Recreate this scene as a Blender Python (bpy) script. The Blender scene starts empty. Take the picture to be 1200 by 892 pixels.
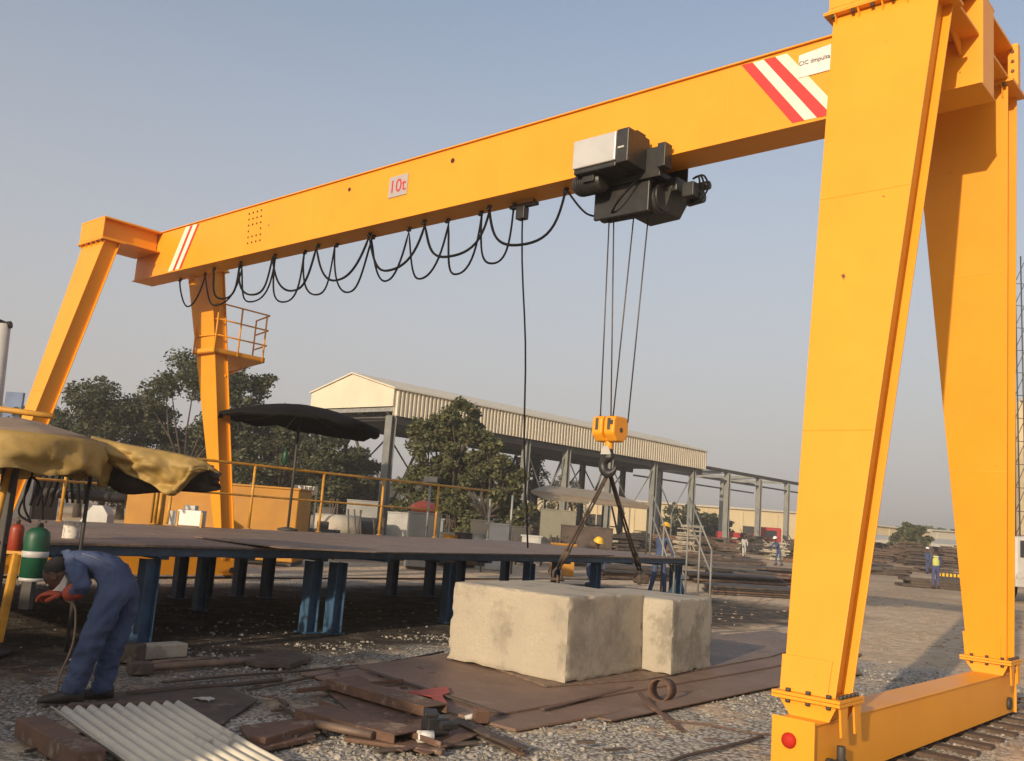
import bpy, bmesh, math, random
from mathutils import Vector, Matrix, noise
random.seed(7)
S = bpy.context.scene
COL = S.collection
R = math.radians
# ------------------------------------------------------------------ camera (solved from the photograph)
F, PITCH, ROLL, EYE = 1094.6, 8.419, 4.296, 1.6
fw = Vector((0, math.cos(R(PITCH)), math.sin(R(PITCH))))
r0 = Vector((1, 0, 0)); u0 = r0.cross(fw)
rt = r0*math.cos(R(ROLL)) + u0*math.sin(R(ROLL)); up = -r0*math.sin(R(ROLL)) + u0*math.cos(R(ROLL))
cd = bpy.data.cameras.new('camera'); cam = bpy.data.objects.new('camera', cd); COL.objects.link(cam)
cam.matrix_world = Matrix(((rt.x, up.x, -fw.x, 0), (rt.y, up.y, -fw.y, 0), (rt.z, up.z, -fw.z, EYE), (0, 0, 0, 1)))
cd.sensor_width = 36; cd.lens = F/1200*36; cd.clip_end = 5000; cd.clip_start = .05
S.camera = cam
EP = Vector((0, 0, EYE))
def ray(px, py): return fw + rt*((px-600)/F) - up*((py-446)/F)
def gp(px, py, z=0.0):                       # where a sight line meets the level z
    d = ray(px, py); t = (z-EYE)/d.z; return EP + d*t
def dp(px, py, Y):                           # ... or the depth Y
    d = ray(px, py); return EP + d*(Y/d.y)
def gx(px, D, z=0.0):                        # ground spot at depth D under column px (near the horizon)
    return Vector(((px-600)/F*D + 0.02*0, D, z))
# crane frame: u along the girder (to far left), v along the rails, z up
TH = R(42.008); Vd = Vector((math.sin(TH), math.cos(TH), 0)); Ud = Vector((-math.cos(TH), math.sin(TH), 0))
C0 = Vector((3.563, 8.094, 0))
CM = Matrix(((Ud.x, Vd.x, 0, C0.x), (Ud.y, Vd.y, 0, C0.y), (0, 0, 1, 0), (0, 0, 0, 1)))
def W(u, v, z=0.0): return C0 + Ud*u + Vd*v + Vector((0, 0, z))
def uvof(p): d = p-C0; return d.dot(Ud), d.dot(Vd)
def onv(px, py, v):                          # sight line meets the upright plane v = const
    d = ray(px, py); t = (v-(EP-C0).dot(Vd))/d.dot(Vd); q = EP+d*t; return (q-C0).dot(Ud), v, q.z
ID = Matrix.Identity(4)
# ------------------------------------------------------------------ materials
MATS = {}
def mat(name, c1, c2=None, scale=3.0, rough=.6, metal=0.0, bump=.0, bscale=20.0, spot=None, spec=.5, coat=0, detail=6, grain=None, lo=.35, hi=.65, stretch=None, streak=None):
    m = bpy.data.materials.new(name); m.use_nodes = True; nt = m.node_tree; n = nt.nodes; l = nt.links
    b = n['Principled BSDF']; b.inputs['Roughness'].default_value = rough; b.inputs['Metallic'].default_value = metal
    b.inputs['Specular IOR Level'].default_value = spec; b.inputs['Coat Weight'].default_value = coat
    tc = n.new('ShaderNodeTexCoord'); src = tc.outputs['Object']
    if stretch:
        mp = n.new('ShaderNodeMapping'); mp.inputs['Scale'].default_value = stretch; l.new(src, mp.inputs[0]); src = mp.outputs[0]
    def nz(sc, det=detail, rg=.6):
        t = n.new('ShaderNodeTexNoise'); t.inputs['Scale'].default_value = sc; t.inputs['Detail'].default_value = det; t.inputs['Roughness'].default_value = rg
        l.new(src, t.inputs['Vector']); return t
    def ramp(s, a, b_):
        r = n.new('ShaderNodeMapRange'); r.inputs['From Min'].default_value = a; r.inputs['From Max'].default_value = b_; l.new(s, r.inputs['Value']); return r.outputs[0]
    def mix(f, a, c, mode='MIX'):
        x = n.new('ShaderNodeMix'); x.data_type = 'RGBA'; x.blend_type = mode
        l.new(f, x.inputs[0])
        for s, k in ((a, 6), (c, 7)):
            if isinstance(s, (tuple, list)): x.inputs[k].default_value = (*s[:3], 1)
            else: l.new(s, x.inputs[k])
        return x.outputs[2]
    col = c1
    if c2 is not None:
        col = mix(ramp(nz(scale).outputs[0], lo, hi), c1, c2)
    if grain:
        col = mix(ramp(nz(grain[1], 3, .7).outputs[0], .42, .62), col, grain[0])
    if spot:
        sc, th, cc = spot[0], spot[1], spot[2]
        f = ramp(nz(sc, 8, .7).outputs[0], th, th+(spot[3] if len(spot) > 3 else .04)); col = mix(f, col, cc)
    if isinstance(col, tuple): b.inputs['Base Color'].default_value = (*col, 1)
    else: l.new(col, b.inputs['Base Color'])
    if streak:
        mp2 = n.new('ShaderNodeMapping'); mp2.inputs['Scale'].default_value = (7, 7, .35); l.new(tc.outputs['Object'], mp2.inputs[0]); keep = src; src = mp2.outputs[0]
        f1 = nz(1.0, 6, .7).outputs[0]; src = keep; f2 = nz(.45, 4, .6).outputs[0]
        mm = n.new('ShaderNodeMath'); mm.operation = 'MULTIPLY'; l.new(ramp(f1, .52, .74), mm.inputs[0]); l.new(ramp(f2, .4, .68), mm.inputs[1])
        m3 = n.new('ShaderNodeMath'); m3.operation = 'MULTIPLY'; l.new(mm.outputs[0], m3.inputs[0]); m3.inputs[1].default_value = .8
        col = mix(m3.outputs[0], col, streak)
    if c2 is not None:
        rr = n.new('ShaderNodeMapRange'); rr.inputs['To Min'].default_value = max(0, rough-.1); rr.inputs['To Max'].default_value = min(1, rough+.12)
        l.new(nz(scale*2.3).outputs[0], rr.inputs['Value']); l.new(rr.outputs[0], b.inputs['Roughness'])
    if bump:
        bp = n.new('ShaderNodeBump'); bp.inputs['Strength'].default_value = 1; bp.inputs['Distance'].default_value = bump
        l.new(nz(bscale, 8, .65).outputs[0], bp.inputs['Height']); l.new(bp.outputs[0], b.inputs['Normal'])
    MATS[name] = m; return m
yel = mat('crane_paint', (.80, .335, .02), (.74, .295, .017), 1.3, .42, 0, .0008, 3.0, (7.5, .685, (.14, .06, .03), .03), .4, lo=.3, hi=.75, streak=(.5, .22, .05))
yel2 = mat('yard_yellow_paint', (.62, .31, .03), (.42, .2, .03), 5, .55, 0, .001, 20, (9, .66, (.12, .06, .03)))
ochre = mat('ochre_paint', (.44, .2, .012), (.36, .16, .012), 1.5, .6, 0, .002, 4, (6, .68, (.1, .05, .03)))
silv = mat('silver_cabinet', (.55, .54, .52), (.48, .47, .46), 3, .42, .3)
blk = mat('black_machine_paint', (.016, .016, .017), (.03, .029, .028), 6, .45, 0, .001, 30)
rub = mat('black_rubber', (.005, .005, .006), None, 1, .8, spec=.2)
rope = mat('wire_rope', (.07, .065, .06), (.12, .11, .1), 40, .5, .6)
redm = mat('red_stripe', (.62, .035, .03), (.55, .03, .03), 4, .5)
whm = mat('white_stripe', (.8, .74, .6), (.74, .67, .52), 4, .5)
plw = mat('sign_white', (.72, .7, .66), (.64, .6, .58), 8, .5)
plg = mat('sign_grey', (.36, .33, .34), (.4, .36, .36), 8, .5)
inkd = mat('sign_dark_ink', (.1, .07, .06), None, 1, .6)
inkr = mat('sign_red_ink', (.5, .03, .04), None, 1, .6)
redb = mat('red_rubber', (.5, .025, .012), (.4, .02, .012), 6, .65, spec=.2)
blue = mat('blue_steel', (.045, .11, .21), (.03, .07, .13), 4, .5, 0, .001, 20, (7, .62, (.09, .05, .03)))
deck = mat('deck_steel', (.29, .19, .12), (.19, .13, .09), .9, .62, .1, .003, 8, (3, .6, (.24, .13, .08), .1), grain=((.14, .1, .08), 14))
rust = mat('rusty_plate', (.27, .175, .12), (.16, .105, .078), 1.3, .7, .1, .004, 9, (3.2, .57, (.25, .19, .15), .12), grain=((.2, .125, .085), 30))
rust2 = mat('red_rust', (.20, .105, .065), (.095, .058, .042), 3, .8, .1, .007, 22, (4.5, .56, (.29, .21, .15), .1), grain=((.13, .075, .05), 40))
rust3 = mat('dark_rust', (.11, .078, .058), (.06, .047, .04), 3, .8, .1, .006, 22, (4, .58, (.2, .16, .125), .1))
primer = mat('red_primer', (.42, .07, .05), (.3, .06, .045), 6, .6)
conc = mat('cast_concrete', (.45, .385, .285), (.34, .30, .235), 1.0, .9, 0, .005, 26, (1.3, .5, (.26, .23, .18), .11), grain=((.37, .325, .255), 55), lo=.38, hi=.62)
conc2 = mat('weathered_concrete', (.46, .41, .32), (.35, .315, .25), 1.1, .9, 0, .006, 26, (1.6, .5, (.24, .215, .17), .1), grain=((.37, .33, .265), 55), lo=.38, hi=.62)
asb = mat('fibre_cement', (.62, .57, .46), (.5, .46, .38), 2.5, .85, 0, .002, 40, (3, .6, (.22, .2, .17), .1), stretch=(1, 1, 1))
wood = mat('old_timber', (.13, .085, .06), (.07, .05, .038), 3, .85, 0, .006, 30, stretch=(1, 6, 6))
pipem = mat('dull_pipe', (.24, .17, .12), (.15, .1, .08), 5, .6, .3)
galv = mat('galvanised_steel', (.36, .36, .34), (.27, .27, .26), 3, .5, .4, .001, 20)
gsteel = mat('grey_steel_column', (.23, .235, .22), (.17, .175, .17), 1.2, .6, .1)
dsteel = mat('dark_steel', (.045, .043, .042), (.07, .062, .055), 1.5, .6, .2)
clad = mat('cream_cladding', (.66, .59, .45), (.58, .52, .41), .6, .6, 0)
creamw = mat('cream_wall', (.6, .5, .31), (.52, .43, .27), .15, .8)
creamr = mat('pale_roof', (.55, .5, .4), (.46, .43, .36), .2, .7)
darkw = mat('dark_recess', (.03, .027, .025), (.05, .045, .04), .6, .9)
tan = mat('tan_canvas', (.26, .19, .135), (.2, .15, .11), 3, .9, 0, .004, 12)
tarp = mat('yellow_tarpaulin', (.38, .25, .07), (.26, .175, .055), 3.5, .6, 0, .004, 16, (5, .62, (.15, .09, .04), .1))
tarpd = mat('dark_tarpaulin', (.022, .018, .016), (.045, .032, .026), 3, .7, 0, .006, 12)
blackc = mat('black_canopy_cloth', (.006, .006, .006), (.01, .01, .01), 2, .95, 0, .004, 8, spec=.1)
cover = mat('blue_coverall_cloth', (.075, .10, .185), (.052, .072, .14), 4, .95, 0, .006, 14, (3.2, .6, (.04, .045, .07), .12), spec=.15)
coverl = mat('pale_blue_cloth', (.16, .155, .21), (.12, .12, .18), 6, .9, 0, .004, 25)
skin = mat('dark_skin', (.085, .04, .025), (.065, .03, .018), 8, .5)
hair = mat('black_hair', (.012, .01, .01), None, 1, .8)
glove = mat('orange_leather', (.42, .075, .03), (.3, .05, .025), 9, .8, 0, .003, 60)
boot = mat('black_boot', (.02, .017, .015), (.04, .03, .025), 12, .6)
hat = mat('yellow_hard_hat', (.78, .44, .02), None, 1, .35)
hatw = mat('white_hard_hat', (.75, .73, .7), None, 1, .35)
vestm = mat('lime_vest', (.5, .52, .14), (.42, .44, .12), 12, .8)
greenb = mat('green_bottle_paint', (.01, .085, .042), (.008, .06, .032), 5, .45, 0, .002, 20)
orangeb = mat('orange_bottle_paint', (.33, .045, .015), (.2, .03, .015), 5, .45)
whp = mat('white_paint', (.47, .46, .44), (.4, .39, .37), 3, .45)
blup = mat('blue_paint', (.05, .1, .25), None, 1, .5)
glass = mat('dark_glass', (.02, .025, .03), None, 1, .08, 0, spec=.8)
truckred = mat('red_truck_paint', (.42, .035, .035), (.33, .03, .03), 2, .45)
bark = mat('bark', (.09, .065, .045), (.05, .038, .03), 4, .95, 0, .02, 12)
orangecov = mat('coral_tarp', (.62, .13, .07), (.5, .1, .06), 6, .7)
tincol = mat('white_tin', (.7, .68, .64), (.42, .38, .35), 22, .5, lo=.45, hi=.6)
railm = mat('rail_steel', (.14, .09, .065), (.08, .055, .045), 3, .5, .4, .002, 20)
stone = mat('crushed_stone', (.31, .285, .25), (.17, .15, .13), 9, .95, 0, .002, 60)
def leafmat(name, a, b, c):
    m = bpy.data.materials.new(name); m.use_nodes = True; nt = m.node_tree; n = nt.nodes; l = nt.links
    bs = n['Principled BSDF']; bs.inputs['Roughness'].default_value = .6; bs.inputs['Specular IOR Level'].default_value = .3
    g = n.new('ShaderNodeNewGeometry'); cr = n.new('ShaderNodeValToRGB')
    cr.color_ramp.elements[0].color = (*a, 1); cr.color_ramp.elements[1].color = (*c, 1)
    e = cr.color_ramp.elements.new(.55); e.color = (*b, 1)
    l.new(g.outputs['Random Per Island'], cr.inputs[0])
    l.new(cr.outputs[0], bs.inputs['Base Color'])
    tr = n.new('ShaderNodeBsdfTranslucent'); l.new(cr.outputs[0], tr.inputs[0]); mx = n.new('ShaderNodeMixShader'); mx.inputs[0].default_value = .25
    l.new(bs.outputs[0], mx.inputs[1]); l.new(tr.outputs[0], mx.inputs[2]); l.new(mx.outputs[0], n['Material Output'].inputs[0])
    return m
leafA = leafmat('dark_foliage', (.034, .044, .024), (.066, .078, .04), (.13, .13, .075))
leafB = leafmat('green_foliage', (.05, .06, .024), (.095, .105, .042), (.18, .165, .075))
# ------------------------------------------------------------------ mesh helpers
def tag(o, label=None, cat=None, group=None, kind=None):
    if label: o['label'] = label
    if cat: o['category'] = cat
    if group: o['group'] = group
    if kind: o['kind'] = kind
    return o
class MB:
    def __init__(s, M=None): s.v = []; s.f = []; s.sm = []; s.M = M or ID
    def add(s, vs, fs, smooth=False):
        k = len(s.v); s.v += [s.M @ Vector(v) for v in vs]
        for f in fs: s.f.append([i+k for i in f]); s.sm.append(smooth)
        return s
    def box(s, x0, x1, y0, y1, z0, z1): return s.hexa([(x0,y0,z0),(x1,y0,z0),(x1,y1,z0),(x0,y1,z0),(x0,y0,z1),(x1,y0,z1),(x1,y1,z1),(x0,y1,z1)])
    def hexa(s, p): return s.add(p, [(3,2,1,0),(4,5,6,7),(0,1,5,4),(1,2,6,5),(2,3,7,6),(3,0,4,7)])
    def obox(s, c, sx, sy, sz, rz=0, rx=0, ry=0):          # box centred on c
        m = Matrix.Translation(Vector(c)) @ Matrix.Rotation(rz, 4, 'Z') @ Matrix.Rotation(rx, 4, 'X') @ Matrix.Rotation(ry, 4, 'Y')
        return s.hexa([m @ Vector((a*sx/2, b*sy/2, d*sz/2)) for a, b, d in [(-1,-1,-1),(1,-1,-1),(1,1,-1),(-1,1,-1),(-1,-1,1),(1,-1,1),(1,1,1),(-1,1,1)]])
    def prism(s, pts, ext):
        n = len(pts); e = Vector(ext); a = [Vector(p) for p in pts]
        return s.add(a+[p+e for p in a], [tuple(range(n))[::-1], tuple(range(n, 2*n))]+[(i, (i+1) % n, n+(i+1) % n, n+i) for i in range(n)])
    def tube(s, pts, r, n=8, cap=True, closed=False):
        pts = [Vector(p) for p in pts]; rs = r if isinstance(r, (list, tuple)) else [r]*len(pts); vs = []; pn = None
        N = len(pts)
        for i, p in enumerate(pts):
            if closed: t = pts[(i+1) % N]-pts[i-1]
            else: t = pts[min(i+1, N-1)]-pts[max(i-1, 0)]
            t = t.normalized() if t.length > 1e-9 else Vector((0, 0, 1))
            if pn is None:
                a = Vector((0, 0, 1)) if abs(t.z) < .9 else Vector((1, 0, 0)); pn = t.cross(a).normalized()
            else:
                pn = (pn-t*pn.dot(t)); pn = pn.normalized() if pn.length > 1e-6 else t.orthogonal().normalized()
            b = t.cross(pn)
            for k in range(n):
                an = 2*math.pi*k/n; vs.append(p+(pn*math.cos(an)+b*math.sin(an))*rs[i])
        fs = [(i*n+k, i*n+(k+1) % n, (i+1)*n+(k+1) % n, (i+1)*n+k) for i in range(N-1) for k in range(n)]
        if closed: fs += [((N-1)*n+k, (N-1)*n+(k+1) % n, (k+1) % n, k) for k in range(n)]
        s.add(vs, fs, True)
        if cap and not closed:
            k0 = len(s.v)-len(vs); s.f.append([k0+k for k in range(n)][::-1]); s.sm.append(False); s.f.append([k0+(N-1)*n+k for k in range(n)]); s.sm.append(False)
        return s
    def cyl(s, a, b, r, r2=None, n=16): return s.tube([a, b], [r, r if r2 is None else r2], n)
    def lathe(s, c, prof, n=20, ax=None):                  # prof: (radius, height)
        vs = []; c = Vector(c)
        for r, z in prof:
            for k in range(n): a = 2*math.pi*k/n; vs.append(c+Vector((r*math.cos(a), r*math.sin(a), z)))
        fs = [(i*n+k, i*n+(k+1) % n, (i+1)*n+(k+1) % n, (i+1)*n+k) for i in range(len(prof)-1) for k in range(n)]
        fs += [tuple(range(n))[::-1], tuple(range((len(prof)-1)*n, len(prof)*n))]
        return s.add(vs, fs, True)
    def ball(s, c, rx, ry=None, rz=None, n=12, m=8):
        ry = ry or rx; rz = rz or rx
        prof = [(max(1e-3, math.sin(math.pi*i/m)), -math.cos(math.pi*i/m)) for i in range(m+1)]
        vs = []; c = Vector(c)
        for r, z in prof:
            for k in range(n): a = 2*math.pi*k/n; vs.append(c+Vector((rx*r*math.cos(a), ry*r*math.sin(a), rz*z)))
        fs = [(i*n+k, i*n+(k+1) % n, (i+1)*n+(k+1) % n, (i+1)*n+k) for i in range(m) for k in range(n)]
        return s.add(vs, fs, True)
    def build(s, name, m, parent=None, bevel=0, recalc=True, kind=None, seg=2, auto=None):
        me = bpy.data.meshes.new(name); me.from_pydata([tuple(v) for v in s.v], [], s.f)
        me.polygons.foreach_set('use_smooth', s.sm)
        if recalc:
            bm = bmesh.new(); bm.from_mesh(me); bmesh.ops.recalc_face_normals(bm, faces=bm.faces); bm.to_mesh(me); bm.free()
        me.materials.append(m); me.update()
        o = bpy.data.objects.new(name, me); COL.objects.link(o)
        if bevel:
            b = o.modifiers.new('bevel', 'BEVEL'); b.width = bevel; b.segments = seg; b.limit_method = 'ANGLE'; b.angle_limit = R(40)
        if parent: adopt(o, parent)
        if kind: o['kind'] = kind
        return o
def adopt(o, p):
    o.parent = p; q = p
    while q.parent: q = q.parent
    o.matrix_parent_inverse = Matrix.Translation(-q.location) if p is q else ID.copy()
def thing(name, label, cat, loc=(0, 0, 0), group=None):
    o = bpy.data.objects.new(name, None); COL.objects.link(o); o.location = loc; o.empty_display_size = .2
    return tag(o, label, cat, group)
def single(mb, name, m, label, cat, group=None, bevel=0, recalc=True):
    """one-mesh thing with its origin at its base"""
    c = sum((Vector(v) for v in mb.v), Vector())/len(mb.v); c.z = min(v.z for v in mb.v)
    mb.v = [v-c for v in mb.v]; o = mb.build(name, m, None, bevel, recalc); o.location = c
    return tag(o, label, cat, group)
def copytree(root, loc, rz=0, label=None):
    r = root.copy(); COL.objects.link(r); r.location = loc; r.rotation_euler = (0, 0, rz)
    if label: r['label'] = label
    for ch in [o for o in bpy.data.objects if o.parent == root]:
        c = ch.copy(); COL.objects.link(c); c.parent = r
        for g in [o for o in bpy.data.objects if o.parent == ch]:
            d = g.copy(); COL.objects.link(d); d.parent = c
    return r
def text_mesh(name, txt, origin, xdir, ydir, size, m, parent, shear=0):
    cu = bpy.data.curves.new(name, 'FONT'); cu.body = txt; cu.size = size; cu.align_x = 'CENTER'; cu.align_y = 'CENTER'; cu.extrude = .002; cu.shear = shear
    t = bpy.data.objects.new(name+'_tmp', cu); COL.objects.link(t); bpy.context.view_layer.update()
    me = bpy.data.meshes.new_from_object(t.evaluated_get(bpy.context.evaluated_depsgraph_get()))
    bpy.data.objects.remove(t); bpy.data.curves.remove(cu)
    x = Vector(xdir).normalized(); y = Vector(ydir).normalized(); z = x.cross(y); o_ = Vector(origin)
    for v in me.vertices: v.co = o_ + x*v.co.x + y*v.co.y + z*v.co.z
    me.materials.clear(); me.materials.append(m); me.name = name
    o = bpy.data.objects.new(name, me); COL.objects.link(o)
    if parent: adopt(o, parent)
    return o
def lerp(a, b, t): return a+(b-a)*t

# ================================================================== SETTING: sky, sun, ground
SE, SAZ = R(15.3), math.atan2(-.498, -.897)          # the sun stands behind and to the left of the camera
sd = Vector((-.498, -.897, 0)).normalized()*math.cos(SE) + Vector((0, 0, math.sin(SE)))
sun = bpy.data.lights.new('sun', 'SUN'); sun.energy = 4.8; sun.angle = R(.6); sun.color = (1, .80, .56)
so = bpy.data.objects.new('sun', sun); COL.objects.link(so); so.rotation_euler = sd.to_track_quat('Z', 'Y').to_euler()
w = bpy.data.worlds.new('World'); S.world = w; w.use_nodes = True; n = w.node_tree.nodes; l = w.node_tree.links
bg = n['Background']; sk = n.new('ShaderNodeTexSky'); sk.sky_type = 'NISHITA'; sk.sun_disc = False
sk.sun_elevation = SE; sk.sun_rotation = math.atan2(sd.x, sd.y); sk.air_density = 1.0; sk.dust_density = 3.0; sk.ozone_density = 1.0; sk.altitude = 0
hs = n.new('ShaderNodeHueSaturation'); hs.inputs['Saturation'].default_value = .95; hs.inputs['Value'].default_value = 1.85; l.new(sk.outputs[0], hs.inputs['Color'])
# thin warm dust veil low over the horizon
tcw = n.new('ShaderNodeTexCoord'); sp = n.new('ShaderNodeSeparateXYZ'); l.new(tcw.outputs['Generated'], sp.inputs[0])
mr = n.new('ShaderNodeMapRange'); mr.interpolation_type = 'SMOOTHSTEP'; mr.inputs['From Min'].default_value = -.05; mr.inputs['From Max'].default_value = .72
mr.inputs['To Min'].default_value = .95; mr.inputs['To Max'].default_value = .05; l.new(sp.outputs[2], mr.inputs['Value'])
mx = n.new('ShaderNodeMix'); mx.data_type = 'RGBA'; l.new(mr.outputs[0], mx.inputs[0]); l.new(hs.outputs[0], mx.inputs[6])
mx.inputs[7].default_value = (5.3, 4.95, 4.9, 1)
l.new(mx.outputs[2], bg.inputs['Color']); bg.inputs['Strength'].default_value = .105
S.view_settings.view_transform = 'Standard'; S.view_settings.look = 'None'; S.view_settings.exposure = 0; S.view_settings.gamma = 1

# ground sheet, finer near the camera
def gh(x, y):
    d = math.hypot(x, y); a = noise.noise(Vector((x*.9, y*.9, 0)))*.012+noise.noise(Vector((x*.25, y*.25, 3)))*.02
    a += noise.noise(Vector((x*3, y*3, 7)))*.005
    return a*min(1, max(.0, 1))-.022 if d < 60 else -.022
def axis(lo, hi, near, far):
    out = [lo]; x = lo
    xs = []
    x = 0; 
    while x < hi: xs.append(x); x += near+max(0, abs(x)-14)*.09
    xs.append(hi); neg = []; x = 0
    while x > lo: neg.append(x); x -= near+max(0, abs(x)-10)*.09
    neg.append(lo)
    return sorted(set(neg+xs))
xs = axis(-900, 900, .16, 0); ys = axis(-600, 1500, .16, 0)
vs = [(x, y, gh(x, y)) for y in ys for x in xs]; nx = len(xs)
fs = [(j*nx+i, j*nx+i+1, (j+1)*nx+i+1, (j+1)*nx+i) for j in range(len(ys)-1) for i in range(nx-1)]
g = MB(); g.add(vs, fs, True)
def ground_mat():
    m = bpy.data.materials.new('yard_ground'); m.use_nodes = True; nt = m.node_tree; n = nt.nodes; l = nt.links
    b = n['Principled BSDF']; b.inputs['Roughness'].default_value = .95; b.inputs['Specular IOR Level'].default_value = .2
    tc = n.new('ShaderNodeTexCoord'); P = tc.outputs['Object']
    def nz(sc, d=6, rg=.6, vec=P):
        t = n.new('ShaderNodeTexNoise'); t.inputs['Scale'].default_value = sc; t.inputs['Detail'].default_value = d; t.inputs['Roughness'].default_value = rg; l.new(vec, t.inputs['Vector']); return t.outputs[0]
    def mr(s, a, c, o0=0, o1=1):
        r = n.new('ShaderNodeMapRange'); r.interpolation_type = 'SMOOTHSTEP'
        for k, v in (('From Min', a), ('From Max', c), ('To Min', o0), ('To Max', o1)): r.inputs[k].default_value = v
        l.new(s, r.inputs['Value']); return r.outputs[0]
    def mix(f, a, c, mode='MIX'):
        x = n.new('ShaderNodeMix'); x.data_type = 'RGBA'; x.blend_type = mode
        if isinstance(f, float): x.inputs[0].default_value = f
        else: l.new(f, x.inputs[0])
        for s, k in ((a, 6), (c, 7)):
            if isinstance(s, tuple): x.inputs[k].default_value = (*s, 1)
            else: l.new(s, x.inputs[k])
        return x.outputs[2]
    def mth(op, a, c):
        x = n.new('ShaderNodeMath'); x.operation = op
        for k, s in enumerate((a, c)):
            if isinstance(s, (int, float)): x.inputs[k].default_value = s
            else: l.new(s, x.inputs[k])
        return x.outputs[0]
    vo = n.new('ShaderNodeTexVoronoi'); vo.inputs['Scale'].default_value = 26; l.new(P, vo.inputs['Vector'])
    vo2 = n.new('ShaderNodeTexVoronoi'); vo2.inputs['Scale'].default_value = 60; l.new(P, vo2.inputs['Vector'])
    dirt = mix(mr(nz(.6), .35, .65), (.60, .43, .27), (.72, .55, .37))
    dirt = mix(mr(nz(5, 8, .7), .4, .65), dirt, (.42, .295, .185))
    stn = mix(vo.outputs['Color'], (.17, .155, .135), (.42, .39, .34))
    bw = n.new('ShaderNodeRGBToBW'); l.new(vo.outputs['Color'], bw.inputs[0])
    stn = mix(bw.outputs[0], (.34, .31, .265), (.68, .63, .54))
    stn = mix(mr(vo.outputs['Distance'], .3, .75), stn, (.16, .14, .115))
    # gravel lies between the rails; ground colour goes near black under and before the work platform
    sep = n.new('ShaderNodeSeparateXYZ'); l.new(P, sep.inputs[0])
    def lin(ax, ay, c): return mth('ADD', mth('ADD', mth('MULTIPLY', sep.outputs[0], ax), mth('MULTIPLY', sep.outputs[1], ay)), c)
    uu = lin(Ud.x, Ud.y, -C0.dot(Ud)); vv = lin(Vd.x, Vd.y, -C0.dot(Vd))
    wob = mth('MULTIPLY', mth('SUBTRACT', nz(.5, 5), .5), 3.2)
    uu = mth('ADD', uu, wob); vw = mth('ADD', vv, wob)
    gr = mth('MULTIPLY', mr(uu, -1.2, -.3), mr(uu, 17.4, 18.6, 1, 0))
    gr = mth('MULTIPLY', gr, mr(vw, 4.6, 6.4, 1, 0.12))
    gr = mth('MULTIPLY', gr, mr(nz(1.6, 6, .65), .36, .5, .25, 1))
    col = mix(gr, dirt, stn)
    darkm = mth('MULTIPLY', mr(uu, 4.9, 6.2), mr(uu, 12.4, 13.4, 1, 0))
    darkm = mth('MULTIPLY', darkm, mr(vw, 12, 15, 1, 0))
    darkm2 = mth('MULTIPLY', mr(uu, 3.2, 4.4), mr(vw, -2.8, -1.4, 1, 0))
    darkm = mth('MAXIMUM', darkm, mth('MULTIPLY', darkm2, .6))
    col = mix(mth('MULTIPLY', darkm, mr(nz(2.2, 7, .7), .3, .55, .72, .97)), col, (.045, .036, .03))
    far = mr(vv, 14, 26)
    col = mix(mth('MULTIPLY', far, mr(nz(.12, 6, .7), .4, .6, .1, .5)), col, (.2, .15, .11))
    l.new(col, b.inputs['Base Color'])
    h = mth('ADD', mth('MULTIPLY', mth('SUBTRACT', 1, vo.outputs['Distance']), mth('MULTIPLY', gr, .016)), mth('MULTIPLY', nz(9, 9, .7), .03))
    h = mth('ADD', h, mth('MULTIPLY', mth('MULTIPLY', nz(1.1, 7, .62), mth('SUBTRACT', 1.0, gr)), .22))
    h = mth('ADD', h, mth('MULTIPLY', vo2.outputs['Distance'], .003))
    bp = n.new('ShaderNodeBump'); bp.inputs['Distance'].default_value = 1.0; bp.inputs['Strength'].default_value = .5; l.new(h, bp.inputs['Height']); l.new(bp.outputs[0], b.inputs['Normal'])
    return m
g.build('ground', ground_mat(), recalc=False, kind='structure')

# ================================================================== GANTRY CRANE
HB, D_, HW = 5.631, .84, .181
GA, GBk = 14.742, -.574
TOP = HB+D_
crane = thing('gantry_crane', 'yellow single girder gantry crane with sloping box legs spanning the yard', 'gantry crane', W(0, 0, 0))
gb = MB(CM); gb.box(GBk, GA, -HW+.012, HW-.012, HB, TOP)
gb.box(GBk, GA, -HW-.02, HW+.02, TOP, TOP+.016); gb.box(GBk, GA, -HW-.035, HW+.035, HB-.014, HB)
for u in (1.9, 5.1, 8.6, 11.9): gb.box(u, u+.012, -HW+.009, HW-.009, HB+.001, TOP-.001)
girder = gb.build('girder', yel, crane, .003)
dh = MB(CM)
def on_face(px, py): return onv(px, py, -HW)
# drilled holes pattern
for r_ in range(6):
    for c_ in range(4):
        if r_ == 3 and c_ in (1, 2): continue
        u = 10.88-c_*.12-r_*.012; z = 6.36-r_*.105
        dh.cyl((u, -HW+.005, z), (u, -HW+.009, z), .018, n=8)
for (px, py, r_) in ((530, 188, .035), (409, 222, .03)):
    u, v, z = on_face(px, py); dh.cyl((u, -HW+.004, z), (u, -HW+.009, z), r_, n=12)
dh.build('bolt_hole', mat('hole_dark', (.05, .02, .015), None, 1, .9), girder)
def stripe(pts, m):
    q = []
    for px, py in pts:
        u, v, z = on_face(px, py); q.append((u, -HW+.009, min(max(z, HB+.004), TOP-.004)))
    MB(CM).prism(q, (0, -.003 if m is redm else -.002, 0)).build('painted_stripe', m, girder)
s3 = 1200/340/1.0
def c8(x, y): return (860+x/3.53, y/3.53)
stripe([c8(30, 268), c8(75, 258), c8(290, 497), c8(240, 508)], redm)
stripe([c8(77, 258), c8(122, 246), c8(342, 486), c8(290, 496)], whm)
stripe([c8(122, 246), c8(168, 234), c8(404, 474), c8(342, 485)], redm)
stripe([c8(170, 234), c8(218, 220), c8(450, 464), c8(404, 474)], whm)
def c1(x, y): return (x/3.53, 220+y/3.53)
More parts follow.
